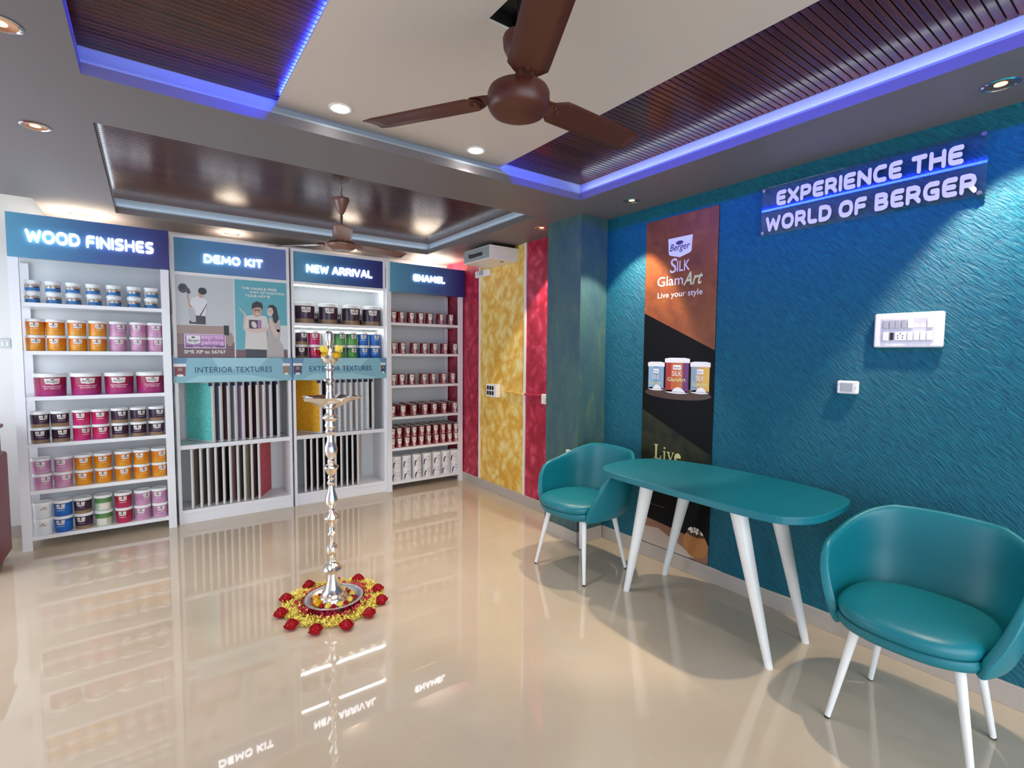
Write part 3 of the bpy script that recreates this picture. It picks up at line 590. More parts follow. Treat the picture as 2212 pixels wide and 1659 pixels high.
def can_meshes(kind, r, h):
    k = (kind, round(r, 4), round(h, 4))
    if k in CAN: return CAN[k]
    P = []                                    # (name, mesh, parent index or None)
    bm = bmesh.new()
    if kind == 'enamel':
        LATHE(bm, [(0, 0.001), (r * .96, 0.0), (r, h * .03), (r, h * .94), (r * .97, h * .96)], 18); P.append(('body', autosmooth(mesh('body', bm, TM[kind]), 40), None))
        bm = bmesh.new(); LATHE(bm, [(r * .97, h * .955), (r * 1.01, h * .975), (r * .98, h), (r * .86, h), (r * .84, h * .965), (r * .62, h * .965), (r * .6, h * .985), (0, h * .985)], 18); P.append(('lid', autosmooth(mesh('lid', bm, M_tin), 30), None))
        R = r * 1.012; w = r * 1.15
        P.append(('label', curved_patch('label', [(-w * .5, h * .58), (-w * .5, h * .92), (w * .5, h * .92), (w * .5, h * .58), (w * .16, h * .50), (w * .10, h * .34), (w * .42, h * .06), (-w * .42, h * .06), (-w * .10, h * .34), (-w * .16, h * .50)], R, M_lab, 14), None))
        P.append(('figure', curved_patch('figure', ell(-w * .26, h * .25, w * .2, h * .16, 14), R * 1.008, mat('label pink', 'b8848c', 0.4), 8), None))
        P.append(('figure', curved_patch('figure', ell(w * .26, h * .25, w * .2, h * .16, 14), R * 1.008, mat('label rose', '9c4c58', 0.4), 8), None))
        P.append(('lettering', bent_text('Berger', M_ink, w * .72, h * .13, R * 1.012, h * .66, 0.02, 0.2), None))
    elif kind == 'snow':
        LATHE(bm, [(0, 0.001), (r * .97, 0.0), (r, h * .03), (r, h * .93), (r * .97, h * .95)], 18); P.append(('body', autosmooth(mesh('body', bm, TM[kind]), 40), None))
        bm = bmesh.new(); LATHE(bm, [(r * .98, h * .93), (r * 1.02, h * .95), (r * 1.0, h), (r * .8, h), (r * .78, h * .97), (0, h * .97)], 18); P.append(('lid', autosmooth(mesh('lid', bm, M_lid), 30), None))
        R = r * 1.008
        P.append(('stripe', curved_patch('stripe', [(-r * .95, h * .05), (-r * .95, h * .30), (-r * .8, h * .52), (-r * .3, h * .60), (-r * .55, h * .48), (-r * .72, h * .28), (-r * .78, h * .05)], R, M_ink, 10), None))
        P.append(('lettering', bent_text('Berger', mat('ink pale grey', '9aa0a8', 0.4), r * .95, h * .12, R * 1.004, h * .62, 0.01, 0.2), None))
        P.append(('text_line', curved_patch('text_line', [(-r * .3, h * .42), (-r * .3, h * .46), (r * .55, h * .46), (r * .55, h * .42)], R, mat('ink pale grey', '9aa0a8', 0.4), 6), None))
    elif kind == 'putty':
        LATHE(bm, [(0, 0.001), (r * .88, 0.0), (r * .9, h * .03), (r * .97, h * .8), (r * .97, h * .84)], 20); P.append(('body', autosmooth(mesh('body', bm, TM[kind]), 40), None))
        bm = bmesh.new(); LATHE(bm, [(r * .99, h * .78), (r * 1.05, h * .79), (r * 1.05, h * .97), (r * 1.0, h), (r * .9, h), (r * .88, h * .97), (0, h * .97)], 20); P.append(('lid', autosmooth(mesh('lid', bm, M_lid), 30), None))
        P.append(('band', curved_patch('band', [(-r * 1.2, h * .06), (-r * 1.2, h * .34), (r * 1.2, h * .34), (r * 1.2, h * .06)], r * .975, M_bandb, 12), None))
        P.append(('stone_print', curved_patch('stone_print', [(-r * 1.2, h * .36), (-r * 1.2, h * .56), (-r * .6, h * .66), (0, h * .60), (r * .5, h * .68), (r * 1.2, h * .56), (r * 1.2, h * .36)], r * .985, M_bandw, 12), None))
        P.append(('ink_mark', curved_patch('ink_mark', [(r * .3, h * .34), (r * .3, h * .44), (r * 1.05, h * .44), (r * 1.05, h * .34)], r * .992, M_ink, 6), None))
    else:
        big = r > 0.08
        LATHE(bm, [(0, 0.001), (r * .93, 0.0), (r * .95, h * .02), (r * .985, h * .80), (r * .985, h * .86)], 28 if big else 20); P.append(('body', autosmooth(mesh('body', bm, TM[kind]), 40), None))
        bm = bmesh.new(); LATHE(bm, [(r * 1.0, h * .82), (r * 1.045, h * .83), (r * 1.045, h * .95), (r * 1.02, h * .985), (r * .98, h), (r * .90, h), (r * .88, h * .965), (0, h * .965)], 28 if big else 20); P.append(('lid', autosmooth(mesh('lid', bm, M_lid), 30), None))
        R = r * .995; w = r * 1.0; z0, z1 = (h * .46, h * .76) if not big else (h * .50, h * .77)
        if kind in ('palegreen',):
            P.append(('label', curved_patch('label', rect(-r * .85, r * .35, h * .08, h * .50), R, M_lab, 10), None))
        else:
            P.append(('label', curved_patch('label', shield(-w * .5, w * .5, z0, z1), R, M_lab, 12), None))
            P.append(('lettering', bent_text('Berger', M_ink, w * .74, (z1 - z0) * .42, R * 1.006, z0 + (z1 - z0) * .26, 0.01, 0.22), None))
            P.append(('emblem', curved_patch('emblem', ell(0, z0 + (z1 - z0) * .80, w * .13, (z1 - z0) * .10, 10), R * 1.006, M_ink, 6), None))
        if big:
            if kind == 'magenta':
                P.append(('lettering', bent_text('INTERIOR', M_ltxt, r * 1.0, h * .09, R * 1.006, h * .30, 0.01), None))
                P.append(('text_line', curved_patch('text_line', rect(-r * .6, r * .6, h * .42, h * .445), R * 1.004, M_ltxt, 8), None))
                P.append(('seal', curved_patch('seal', ell(r * .85, h * .45, r * .13, h * .055, 14), R * 1.006, mat('seal indigo', '4a3a80', 0.4), 8), None))
        elif kind in ('orange', 'lilac', 'pink', 'red', 'blue', 'plum'):
            P.append(('text_line', curved_patch('text_line', rect(-r * .42, r * .42, h * .36, h * .395), R, {'orange': mat('line gold', 'f0c070', .4), 'plum': mat('line mauve', '9a86a0', .4), 'blue': mat('line sky', 'a8d0f0', .4)}.get(kind, M_ltxt), 8), None))
    CAN[k] = P; return P
CNAME = dict(orange=('paint_tub', 'orange paint tub', 'paint tub'), lilac=('paint_tub', 'lilac paint tub', 'paint tub'), magenta=('paint_pail', 'large magenta paint pail', 'paint pail'), plum=('paint_tub', 'plum and gold paint tub', 'paint tub'),
             pink=('paint_tub', 'pink paint tub', 'paint tub'), red=('paint_tub', 'red paint tub', 'paint tub'), blue=('paint_tub', 'blue paint tub', 'paint tub'), green=('paint_tub', 'green paint tub', 'paint tub'), white=('paint_tub', 'white paint tub', 'paint tub'),
             palegreen=('paint_tub', 'pale green paint tub', 'paint tub'), putty=('filler_jar', 'white and blue filler jar', 'jar'), enamel=('enamel_tin', 'maroon enamel tin', 'paint tin'), snow=('emulsion_can', 'white emulsion can', 'paint can'))
def can(kind, x, y, z, r, h, label, group, rz):
    P = can_meshes(kind, r, h); nm, _, cat = CNAME[kind]
    root = link(nm, P[0][1], None, (x, y, z), (0, 0, rz)); tag(root, label, cat, group)
    for n, me, _ in P[1:]: link(n, me, root)
    return root
def can_row(kinds, xs, yf, z, r, h, tiers, shelf, where, group, spread=0.32, depth=1, deep_top=True, gap=0.004):
    n = len(xs)
    for i, x in enumerate(xs):
        for t in range(tiers):
            for d in range(depth):
                if d and tiers > 1 and t < tiers - 1: continue      # hidden behind the front tier
                kd = kinds[i] if isinstance(kinds[i], str) else kinds[i][t]
                tier = '' if tiers == 1 else (', lower tier' if t == 0 else ', upper tier')
                row = '' if depth == 1 else (', front row' if d == 0 else ', %s row back' % ORD[d])
                lab = '%s%s%s, %s, %s %s' % (CNAME[kd][1], tier, row, ordl(i, n), ORD[shelf], where)
                can(kd, x + random.uniform(-.004, .004), yf + r + d * (2 * r + gap), z + t * (h + 0.001), r, h, lab, group, random.uniform(-spread, spread) + (0.12 if x < 1 else 0.0))
G1 = 'tubs on the wood finishes rack'; W1 = 'shelf of wood finishes rack'
can_row(['putty'] * 7, [-0.692, -0.577, -0.46, -0.344, -0.224, -0.097, 0.02], 5.055, Z1[0], 0.047, 0.083, 2, 0, W1, G1)
can_row(['orange'] * 4 + ['lilac'] * 3, [-0.690, -0.574, -0.453, -0.333, -0.206, -0.080, 0.038], 5.050, Z1[1], 0.0565, 0.118, 2, 1, W1, G1, 0.4)
can_row(['magenta'] * 4, [-0.622, -0.418, -0.215, -0.010], 5.052, Z1[2], 0.0955, 0.172, 1, 2, W1, G1, 0.35)
can_row(['plum', 'plum', 'pink', 'pink', 'plum', 'plum', 'plum'], [-0.692, -0.574, -0.453, -0.335, -0.214, -0.095, 0.026], 5.050, Z1[3], 0.0555, 0.118, 2, 3, W1, G1, 0.45)
can_row(['lilac'] * 2 + ['orange'] * 5, [-0.692, -0.572, -0.449, -0.330, -0.207, -0.086, 0.031], 5.050, Z1[4], 0.0555, 0.118, 2, 4, W1, G1, 0.45)
can_row(['white', 'blue', 'plum', 'palegreen', 'red', 'lilac', 'lilac'], [-0.694, -0.580, -0.462, -0.338, -0.214, -0.09, 0.029], 5.050, Z1[5], 0.0555, 0.122, 2, 5, W1, G1, 0.45)
G3 = 'cans in the new arrival cabinet'; W3 = 'shelf of new arrival cabinet'
can_row(['plum'] * 4, [1.240, 1.462, 1.696, 1.905], 5.10, 1.772, 0.092, 0.205, 1, 0, W3, G3, 0.15)
for i, x in enumerate([1.352, 1.58, 1.80]): can('plum', x, 5.335, 1.772, 0.055, 0.135, 'small plum tub behind the large pails, %s, on lit cabinet shelf' % ordl(i, 3), G3, 0.2)
can_row(['plum', 'pink', 'white', 'green', 'green', 'blue', 'blue'], [1.197, 1.315, 1.438, 1.561, 1.684, 1.808, 1.931], 5.10, 1.428, 0.0565, 0.138, 2, 1, W3, G3, 0.25)
G4 = 'tins on the enamel rack'; W4 = 'shelf of enamel rack'
can_row(['enamel'] * 7, [2.109, 2.194, 2.317, 2.433, 2.546, 2.674, 2.800], 5.06, Z4[0], 0.0425, 0.122, 1, 0, W4, G4, 0.2)
can_row(['enamel'] * 7, [2.107, 2.216, 2.349, 2.471, 2.597, 2.727, 2.852], 5.06, Z4[1], 0.0425, 0.122, 1, 1, W4, G4, 0.2)
can_row(['enamel'] * 7, [2.102, 2.205, 2.325, 2.459, 2.579, 2.706, 2.829], 5.06, Z4[2], 0.0425, 0.122, 1, 2, W4, G4, 0.2)
can_row(['enamel'] * 7, [2.102, 2.214, 2.343, 2.475, 2.596, 2.720, 2.852], 5.06, Z4[3], 0.0425, 0.122, 1, 3, W4, G4, 0.2, depth=4)
can_row(['enamel'] * 10, [2.086, 2.170, 2.257, 2.342, 2.432, 2.520, 2.611, 2.700, 2.787, 2.870], 5.055, Z4[4], 0.0395, 0.108, 2, 4, W4, G4, 0.15, depth=4)
# lower tier behind the front row keeps the upper rows supported
for i, x in enumerate([2.086, 2.170, 2.257, 2.342, 2.432, 2.520, 2.611, 2.700, 2.787, 2.870]):
    for d in range(1, 4): can('enamel', x, 5.055 + 0.0395 + d * 0.083, Z4[4], 0.0395, 0.108, 'maroon enamel tin, lower tier, %s row back, %s, fifth %s' % (ORD[d], ordl(i, 10), W4), G4, 0)
can_row(['snow'] * 7, [2.140, 2.263, 2.386, 2.510, 2.634, 2.752, 2.862], 5.06, Z4[5], 0.0555, 0.132, 2, 5, W4, G4, 0.25)

# ================================================================ table and chairs
def smooth_loop(pts, it=3):
    for _ in range(it):
        q = []
        for a, b in zip(pts, pts[1:] + pts[:1]): q += [(a[0] * .75 + b[0] * .25, a[1] * .75 + b[1] * .25), (a[0] * .25 + b[0] * .75, a[1] * .25 + b[1] * .75)]
        pts = q
    return pts
TB = tag(empty('side_table', (2.58, 1.60, 0)), 'teal oblong table with rounded ends and four white tapered legs', 'table')
out = [(2.262, 2.165), (2.36, 2.215), (2.47, 2.238), (2.67, 2.232), (2.82, 2.13), (2.912, 1.86), (2.932, 1.58), (2.922, 1.32), (2.870, 1.09), (2.815, 1.003), (2.76, 0.970), (2.69, 0.958), (2.43, 0.950), (2.352, 0.967), (2.275, 1.005), (2.218, 1.07), (2.200, 1.24), (2.204, 1.47), (2.212, 1.75), (2.216, 1.95), (2.224, 2.08)]
out = smooth_loop([(x - 2.58, y - 1.60) for x, y in out], 2)
bm = bmesh.new(); PRISM(bm, out, 0.752, 0.788); tt = link('tabletop', mesh('tabletop', bm, M_ttop), TB)
bv = tt.modifiers.new('bevel', 'BEVEL'); bv.width = 0.004; bv.segments = 2; bv.limit_method = 'ANGLE'
for (fx, fy), (sx, sy) in zip(((2.407, 2.066), (2.800, 2.073), (2.362, 1.139), (2.735, 1.137)), ((0.05, -0.115), (-0.03, -0.20), (0.04, 0.215), (-0.05, 0.165))):
    bm = bmesh.new(); TUBE(bm, (fx - 2.58, fy - 1.60, 0.0), (fx + sx - 2.58, fy + sy - 1.60, 0.752), 0.019, 0.045, 20)
    for v in bm.verts:
        if v.co.z < 0.02: v.co.z = 0.0
        elif v.co.z > 0.70: v.co.z = 0.752
    link('leg', autosmooth(mesh('leg', bm, M_leg), 50), TB)

def sgnpow(v, p): return math.copysign(abs(v) ** p, v)
def make_chair(name, loc, rz, label, feet):
    t = tag(empty(name, (loc[0], loc[1], 0), rz), label, 'chair', 'teal tub chairs beside the table')
    # bucket shell: u = front, v = side (local x = front)
    A, B = 0.262, 0.285; keys = [(0, .835), (30, .830), (50, .800), (68, .762), (86, .725), (100, .695), (110, .645), (118, .565), (125, .495), (130, .458)]
    def top(d):
        d = abs(d)
        for (a, za), (b, zb) in zip(keys, keys[1:]):
            if d <= b: f = (d - a) / (b - a); return za + (zb - za) * f
        return keys[-1][1]
    bm = bmesh.new(); n, m = 44, 8; G = []
    for i in range(n + 1):
        d = -130 + 260 * i / n; ph = math.radians(d); zt = top(d); row = []
        for j in range(m + 1):
            q = j / m; z = 0.415 + (zt - 0.415) * q
            fz = (z - 0.415) / 0.42; s = 0.84 + 0.16 * min(1, fz * 2.2) ** 0.6 + 0.05 * fz
            u = -A * sgnpow(math.cos(ph), 0.72) * s; v = B * sgnpow(math.sin(ph), 0.72) * s
            if abs(d) < 90: u -= 0.03 * fz * math.cos(ph)
            row.append(bm.verts.new((u, v, z)))
        G.append(row)
    for a, b in zip(G, G[1:]):
        for j in range(m): bm.faces.new((a[j], b[j], b[j + 1], a[j + 1]))
    sh = link('shell', mesh('shell', bm, M_teal, True), t)
    so = sh.modifiers.new('thick', 'SOLIDIFY'); so.thickness = 0.034; so.offset = 1.0
    ss = sh.modifiers.new('round', 'SUBSURF'); ss.levels = 1; ss.render_levels = 2
    # base pan and cushion
    def rim(s, z, au, bv_, off=0.0, nn=48): return [(off - au * s * sgnpow(math.cos(2 * PI * i / nn), 0.8), bv_ * s * sgnpow(math.sin(2 * PI * i / nn), 0.8), z) for i in range(nn)]
    def loft(nm, rings, mt):
        b = bmesh.new(); R = [[b.verts.new(p) for p in r] for r in rings]; k = len(R[0])
        for a, c in zip(R, R[1:]):
            for i in range(k): j = (i + 1) % k; b.faces.new((a[i], a[j], c[j], c[i]))
        b.faces.new(R[0][::-1]); b.faces.new(R[-1])
        return link(nm, autosmooth(mesh(nm, b, mt), 60), t)
    loft('base_pan', [rim(.78, .396, .240, .245, .005), rim(.90, .402, .245, .250, .012), rim(.97, .416, .250, .255, .018), rim(1.0, .440, .252, .256, .022), rim(.985, .458, .250, .254, .022)], M_teal)
    loft('seat_cushion', [rim(.95, .448, .240, .236, .028), rim(1.0, .458, .243, .238, .032), rim(1.015, .476, .245, .240, .034), rim(1.01, .494, .245, .240, .034), rim(.97, .508, .243, .238, .032), rim(.88, .516, .240, .236, .030), rim(.6, .522, .236, .234, .028), rim(.2, .524, .236, .234, .028)], M_teal)
    sm = bmesh.new(); P = rim(1.0, .457, .246, .241, .032)
    for a, b in zip(P, P[1:] + P[:1]): TUBE(sm, a, b, .0022, .0022, 5, False)
    link('seam', mesh('seam', sm, mat('teal seam', '0d6a72', .5), True), t)
    cz, sz = math.cos(-rz), math.sin(-rz)
    for fx, fy in feet:
        dx, dy = fx - loc[0], fy - loc[1]; lx, ly = dx * cz - dy * sz, dx * sz + dy * cz
        b = bmesh.new(); TUBE(b, (lx, ly, 0.008), (lx * .70, ly * .70, 0.405), 0.0105, 0.0185, 14)
        lg = link('leg', autosmooth(mesh('leg', b, M_leg), 50), t)
        b = bmesh.new(); TUBE(b, (lx * 1.004, ly * 1.004, 0.0), (lx, ly, 0.010), 0.0095, 0.0108, 12); link('foot_tip', autosmooth(mesh('foot_tip', b, M_tip), 50), lg)
    return t
make_chair('tub_chair', (2.435, 0.605), PI, 'teal tub chair in front, nearest the viewer, right of the table', [(2.232, 0.831), (2.660, 0.820), (2.262, 0.385), (2.640, 0.400)])
make_chair('tub_chair', (2.420, 2.495), PI, 'teal tub chair left of the table beside the green pillar', [(2.190, 2.716), (2.630, 2.717), (2.225, 2.262), (2.650, 2.290)])

# ================================================================ silver standing oil lamp with its dish and flowers
LX, LY = 0.838, 2.960; PXM = 366.0
LP = tag(empty('standing_oil_lamp', (LX, LY, 0)), 'tall silver turned oil lamp with spouted bowl standing on a flower ring', 'oil lamp')
base = [(0, .022), (28, .022), (29, .034), (27, .05), (24, .058), (23, .075), (18, .09), (15, .11), (12, .142), (10.5, .165), (10, .186)]
seg1 = [(10, .186), (14, .198), (20, .208), (20.5, .217), (17, .232), (10, .245), (6, .252), (8, .259), (8.2, .264), (5, .271)]
seg2 = [(5, .271), (5.5, .286), (10, .300), (13, .328), (12, .350), (7, .366), (4.2, .374), (4.2, .40), (5, .414), (10, .424), (10, .434), (6, .444), (5.5, .450), (6.5, .455), (5, .465), (5.5, .478)]
seg3 = [(5.5, .478), (9, .492), (13, .508), (16.5, .523), (16, .530), (10, .545), (7, .553), (5, .558), (7, .565), (7, .570), (5, .577)]
seg4 = [(5, .577), (7, .588), (12, .606), (13.5, .628), (12, .650), (9, .674), (6.5, .700), (6, .716), (8.5, .726), (9, .735), (6.5, .745), (6, .750), (7.5, .760), (7.5, .765), (5.5, .776)]
seg5 = [(5.5, .776), (9, .790), (13, .810), (16, .824), (15.5, .831), (9, .842), (7, .850), (8, .858), (8, .864), (6, .872)]
seg6 = [(6, .872), (8, .886), (12.5, .905), (14, .928), (12, .950), (9, .970), (7.6, .985), (7.6, 1.014), (10, 1.024), (11.5, 1.034), (10, 1.046), (10.5, 1.058), (12, 1.066), (12, 1.074), (10.5, 1.084), (10.5, 1.096), (13, 1.106), (17.5, 1.116), (17, 1.122), (11, 1.135), (9, 1.146), (9, 1.165), (12, 1.170)]
for nm, pr in (('base', base), ('column_section', seg1), ('column_section', seg2), ('column_section', seg3), ('column_section', seg4), ('column_section', seg5), ('column_section', seg6)):
    lathe(nm, [(r / PXM, z) for r, z in pr], M_silver, LP, 24, ang=25)
# shallow five-spouted bowl
bm = bmesh.new(); n = 60; rings = []
def spout(a): return 1 + 0.30 * max(0, math.cos(2.5 * (a))) ** 14 if False else 1 + 0.34 * max(0.0, math.cos(5 * a)) ** 6
for r, z in ((12, 1.168), (22, 1.182), (36, 1.205), (47, 1.224), (50, 1.238), (48, 1.240), (36, 1.222), (20, 1.210), (10, 1.208)):
    rings.append([bm.verts.new(((r / PXM) * (spout(2 * PI * i / n + 0.2) if r > 40 else 1) * math.cos(2 * PI * i / n), (r / PXM) * (spout(2 * PI * i / n + 0.2) if r > 40 else 1) * math.sin(2 * PI * i / n), z)) for i in range(n)])
for a, b in zip(rings, rings[1:]):
    for i in range(n): j = (i + 1) % n; bm.faces.new((a[i], a[j], b[j], b[i]))
bm.faces.new(rings[0]); bm.faces.new(rings[-1])
link('spouted_bowl', autosmooth(mesh('spouted_bowl', bm, M_silver), 40), LP)
for nm, pr in (('neck', [(11, 1.208), (10, 1.225), (7.5, 1.262), (6.5, 1.276), (7, 1.284), (7.8, 1.294), (8, 1.305), (6, 1.316), (8, 1.324), (13.5, 1.333), (13, 1.339), (7, 1.346), (6.6, 1.356), (7.4, 1.372), (7.5, 1.387), (6, 1.397), (9, 1.404), (9, 1.412), (6.5, 1.420)]),
               ('finial', [(6.5, 1.420), (10, 1.430), (15, 1.442), (18, 1.460), (16.5, 1.480), (11, 1.500), (6, 1.520), (4.5, 1.535), (5.5, 1.550), (8, 1.565), (8.5, 1.590), (7.5, 1.607), (4, 1.617), (0, 1.620)])):
    lathe(nm, [(r / PXM, z) for r, z in pr], M_silver, LP, 24, ang=25)
# dish under the lamp
lathe('silver_dish', [(0, .012), (.105, .012), (.112, .004), (.120, .004), (.128, .018), (.142, .034), (.166, .040), (.167, .043), (.163, .044), (.145, .040), (.132, .028), (.120, .0205), (0, .0205)], mat('dish steel', 'dcdcdc', 0.36, 1.0), None, 48, (LX + .008, LY + .002, 0))
D = bpy.data.objects['silver_dish']; tag(D, 'round steel dish holding flowers under the oil lamp', 'dish')

# flower heads
def petal(bm, base, direc, up, L, Wd, cup, mi=0):
    d = Vector(direc).normalized(); upv = Vector(up); s = d.cross(upv).normalized(); nrm = s.cross(d).normalized(); b = Vector(base)
    pts = [(0, 0, 0), (.35, .5, .10), (.75, .46, .30), (1, .0, .55), (.75, -.46, .30), (.35, -.5, .10)]
    vs = [bm.verts.new(b + d * (a * L) + s * (w * Wd) + nrm * (c * cup)) for a, w, c in pts]; mid = bm.verts.new(b + d * (L * .55) + nrm * (cup * .02))
    for i in range(6): f = bm.faces.new((vs[i], vs[(i + 1) % 6], mid)); f.material_index = mi
def rose_mesh(seed):
    rnd = random.Random(seed); bm = bmesh.new()
    LATHE(bm, [(0, .0), (.013, .002), (.0175, .012), (.014, .023), (.007, .029), (0, .030)], 12)
    for ring, (k, r, el, L) in enumerate(((7, .009, .45, .019), (6, .010, .95, .018), (6, .008, 1.2, .020), (4, .004, 1.4, .022))):
        for i in range(k):
            a = 2 * PI * i / k + ring * .5 + rnd.uniform(-.2, .2); dr = (math.cos(a) * math.cos(el), math.sin(a) * math.cos(el), math.sin(el))
            petal(bm, (math.cos(a) * r, math.sin(a) * r, .006 + ring * .003), dr, (0, 0, 1) if el < 1 else (-math.cos(a), -math.sin(a), .3), L, L * 1.05, .008)
    me = mesh('rose', bm, M_rose, True); return me
def mum_mesh(seed, m):
    rnd = random.Random(seed); bm = bmesh.new()
    LATHE(bm, [(0, .0), (.010, .002), (.014, .012), (.010, .022), (0, .026)], 10)
    for i in range(46):
        z = i / 46; el = -.1 + 1.5 * z; a = i * 2.399; dr = (math.cos(a) * math.cos(el), math.sin(a) * math.cos(el), math.sin(el))
        petal(bm, (dr[0] * .008, dr[1] * .008, .010 + dr[2] * .010), dr, (0, 0, 1) if el < 1.2 else (1, 0, .2), .013, .007, .003)
    return mesh('flower', bm, m, True)
RM = [rose_mesh(i) for i in range(3)]; YM = [mum_mesh(i, M_ylw2) for i in range(2)]; YM2 = [mum_mesh(9, M_ylw)]
RLAB = ['at back left of the ring', 'at far left of the ring', 'at left of the ring', 'at front left of the ring', 'at very front of the ring', 'at front right of the ring', 'at right of the ring', 'at far right of the ring', 'at back right of the ring', 'right behind the lamp base', 'at back of the ring near the lamp']
for i, (p, l) in enumerate(zip([(0.614, 3.134), (0.556, 2.973), (0.578, 2.811), (0.671, 2.685), (0.813, 2.64), (0.962, 2.689), (1.077, 2.796), (1.106, 2.94), (1.052, 3.149), (0.951, 3.228), (0.771, 3.235)], RLAB)):
    o = link('rose', RM[i % 3], None, (p[0], p[1], 0.0), (random.uniform(-.15, .15), random.uniform(-.15, .15), i * 1.3)); o.scale = (1.75, 1.75, 1.5) if i not in (9,) else (.7, .7, .8)
    tag(o, 'red rose head ' + l, 'rose', 'roses around the flower ring')
# loose petal rings (too many to count)
def petals(name, n, r0, r1, L, m, label, h, seed):
    rnd = random.Random(seed); bm = bmesh.new()
    for i in range(n):
        r = math.sqrt(rnd.uniform(r0 * r0, r1 * r1)); a = rnd.uniform(0, 2 * PI); r *= 1 + .05 * math.sin(3 * a + 1); b = rnd.uniform(0, 2 * PI); t = rnd.uniform(-.15, .75); l = L * rnd.uniform(.7, 1.25)
        petal(bm, (r * math.cos(a), r * math.sin(a), rnd.uniform(0.001, h)), (math.cos(b) * math.cos(t), math.sin(b) * math.cos(t), max(0, math.sin(t))), (rnd.uniform(-.3, .3), rnd.uniform(-.3, .3), 1), l, l * (.34 if L < .025 else .85), l * .25)
    o = link(name, mesh(name, bm, m, True), None, (LX + .006, LY + .01, 0)); o['kind'] = 'stuff'; tag(o, label, 'petals'); return o
petals('yellow_petals', 4600, .185, .282, .020, M_ylw, 'ring of loose yellow petals on the floor', .016, 3)
petals('crimson_petals', 420, .11, .212, .030, M_rose2, 'inner ring of crimson rose petals around the dish', .020, 4)
DF = [(-100, 'y', 'at left inside the dish'), (-78, 'l', 'second from left inside the dish'), (-60, 'y', 'at front left inside the dish'), (-42, 'r', 'at front left inside the dish'), (-20, 'l', 'just left of front inside the dish'), (-2, 'r', 'at front of the dish'), (18, 'l', 'just right of front inside the dish'), (38, 'r', 'at front right of the dish'), (58, 'l', 'at right front inside the dish'), (78, 'r', 'at right side of the dish'), (100, 'l', 'at far right inside the dish'), (122, 'r', 'at rear right inside the dish'), (-125, 'r', 'at rear left inside the dish'), (-150, 'l', 'behind the lamp base at left inside the dish'), (150, 'l', 'behind the lamp base at right inside the dish')]
for i, (an, k, l) in enumerate(DF):
    an = math.radians(an); rr = .103; px = LX + .008 + rr * (math.cos(an) * -.272 + math.sin(an) * .962); py = LY + rr * (math.cos(an) * -.962 + math.sin(an) * -.272)
    me = {'y': YM[0], 'l': YM2[0], 'r': RM[1]}[k]; o = link('rose' if k == 'r' else 'marigold', me, None, (px, py, .0205), (0, 0, i)); sc = {'y': 1.15, 'l': 1.0, 'r': .68}[k]; o.scale = (sc, sc, sc)
    tag(o, {'y': 'deep yellow marigold head ', 'l': 'pale yellow flower head ', 'r': 'small dark red rose head '}[k] + l, 'flower', 'flowers in the dish under the lamp')
for i, (dx, dz, k, l) in enumerate(((-.040, 1.512, 'l', 'upper pale yellow flower on left of the lamp finial'), (-.032, 1.480, 'y', 'lower deep yellow flower on left of the lamp finial'), (.040, 1.515, 'l', 'upper pale yellow flower on right of the lamp finial'), (.034, 1.482, 'y', 'lower deep yellow flower on right of the lamp finial'), (-.066, 1.500, 'r', 'red rose petals tucked at left of the lamp finial'))):
    me = {'y': YM[1], 'l': YM2[0], 'r': RM[2]}[k]; ca, sa = .81, -.585
    o = link('rose' if k == 'r' else 'marigold', me, None, (LX + dx * ca + .016 * -sa * -1, LY + dx * sa - .022, dz - .012), (.9, dx * 8, .6)); s = {'y': 1.25, 'l': 1.35, 'r': .8}[k]; o.scale = (s, s, s); tag(o, l, 'flower', 'flowers on the lamp finial')

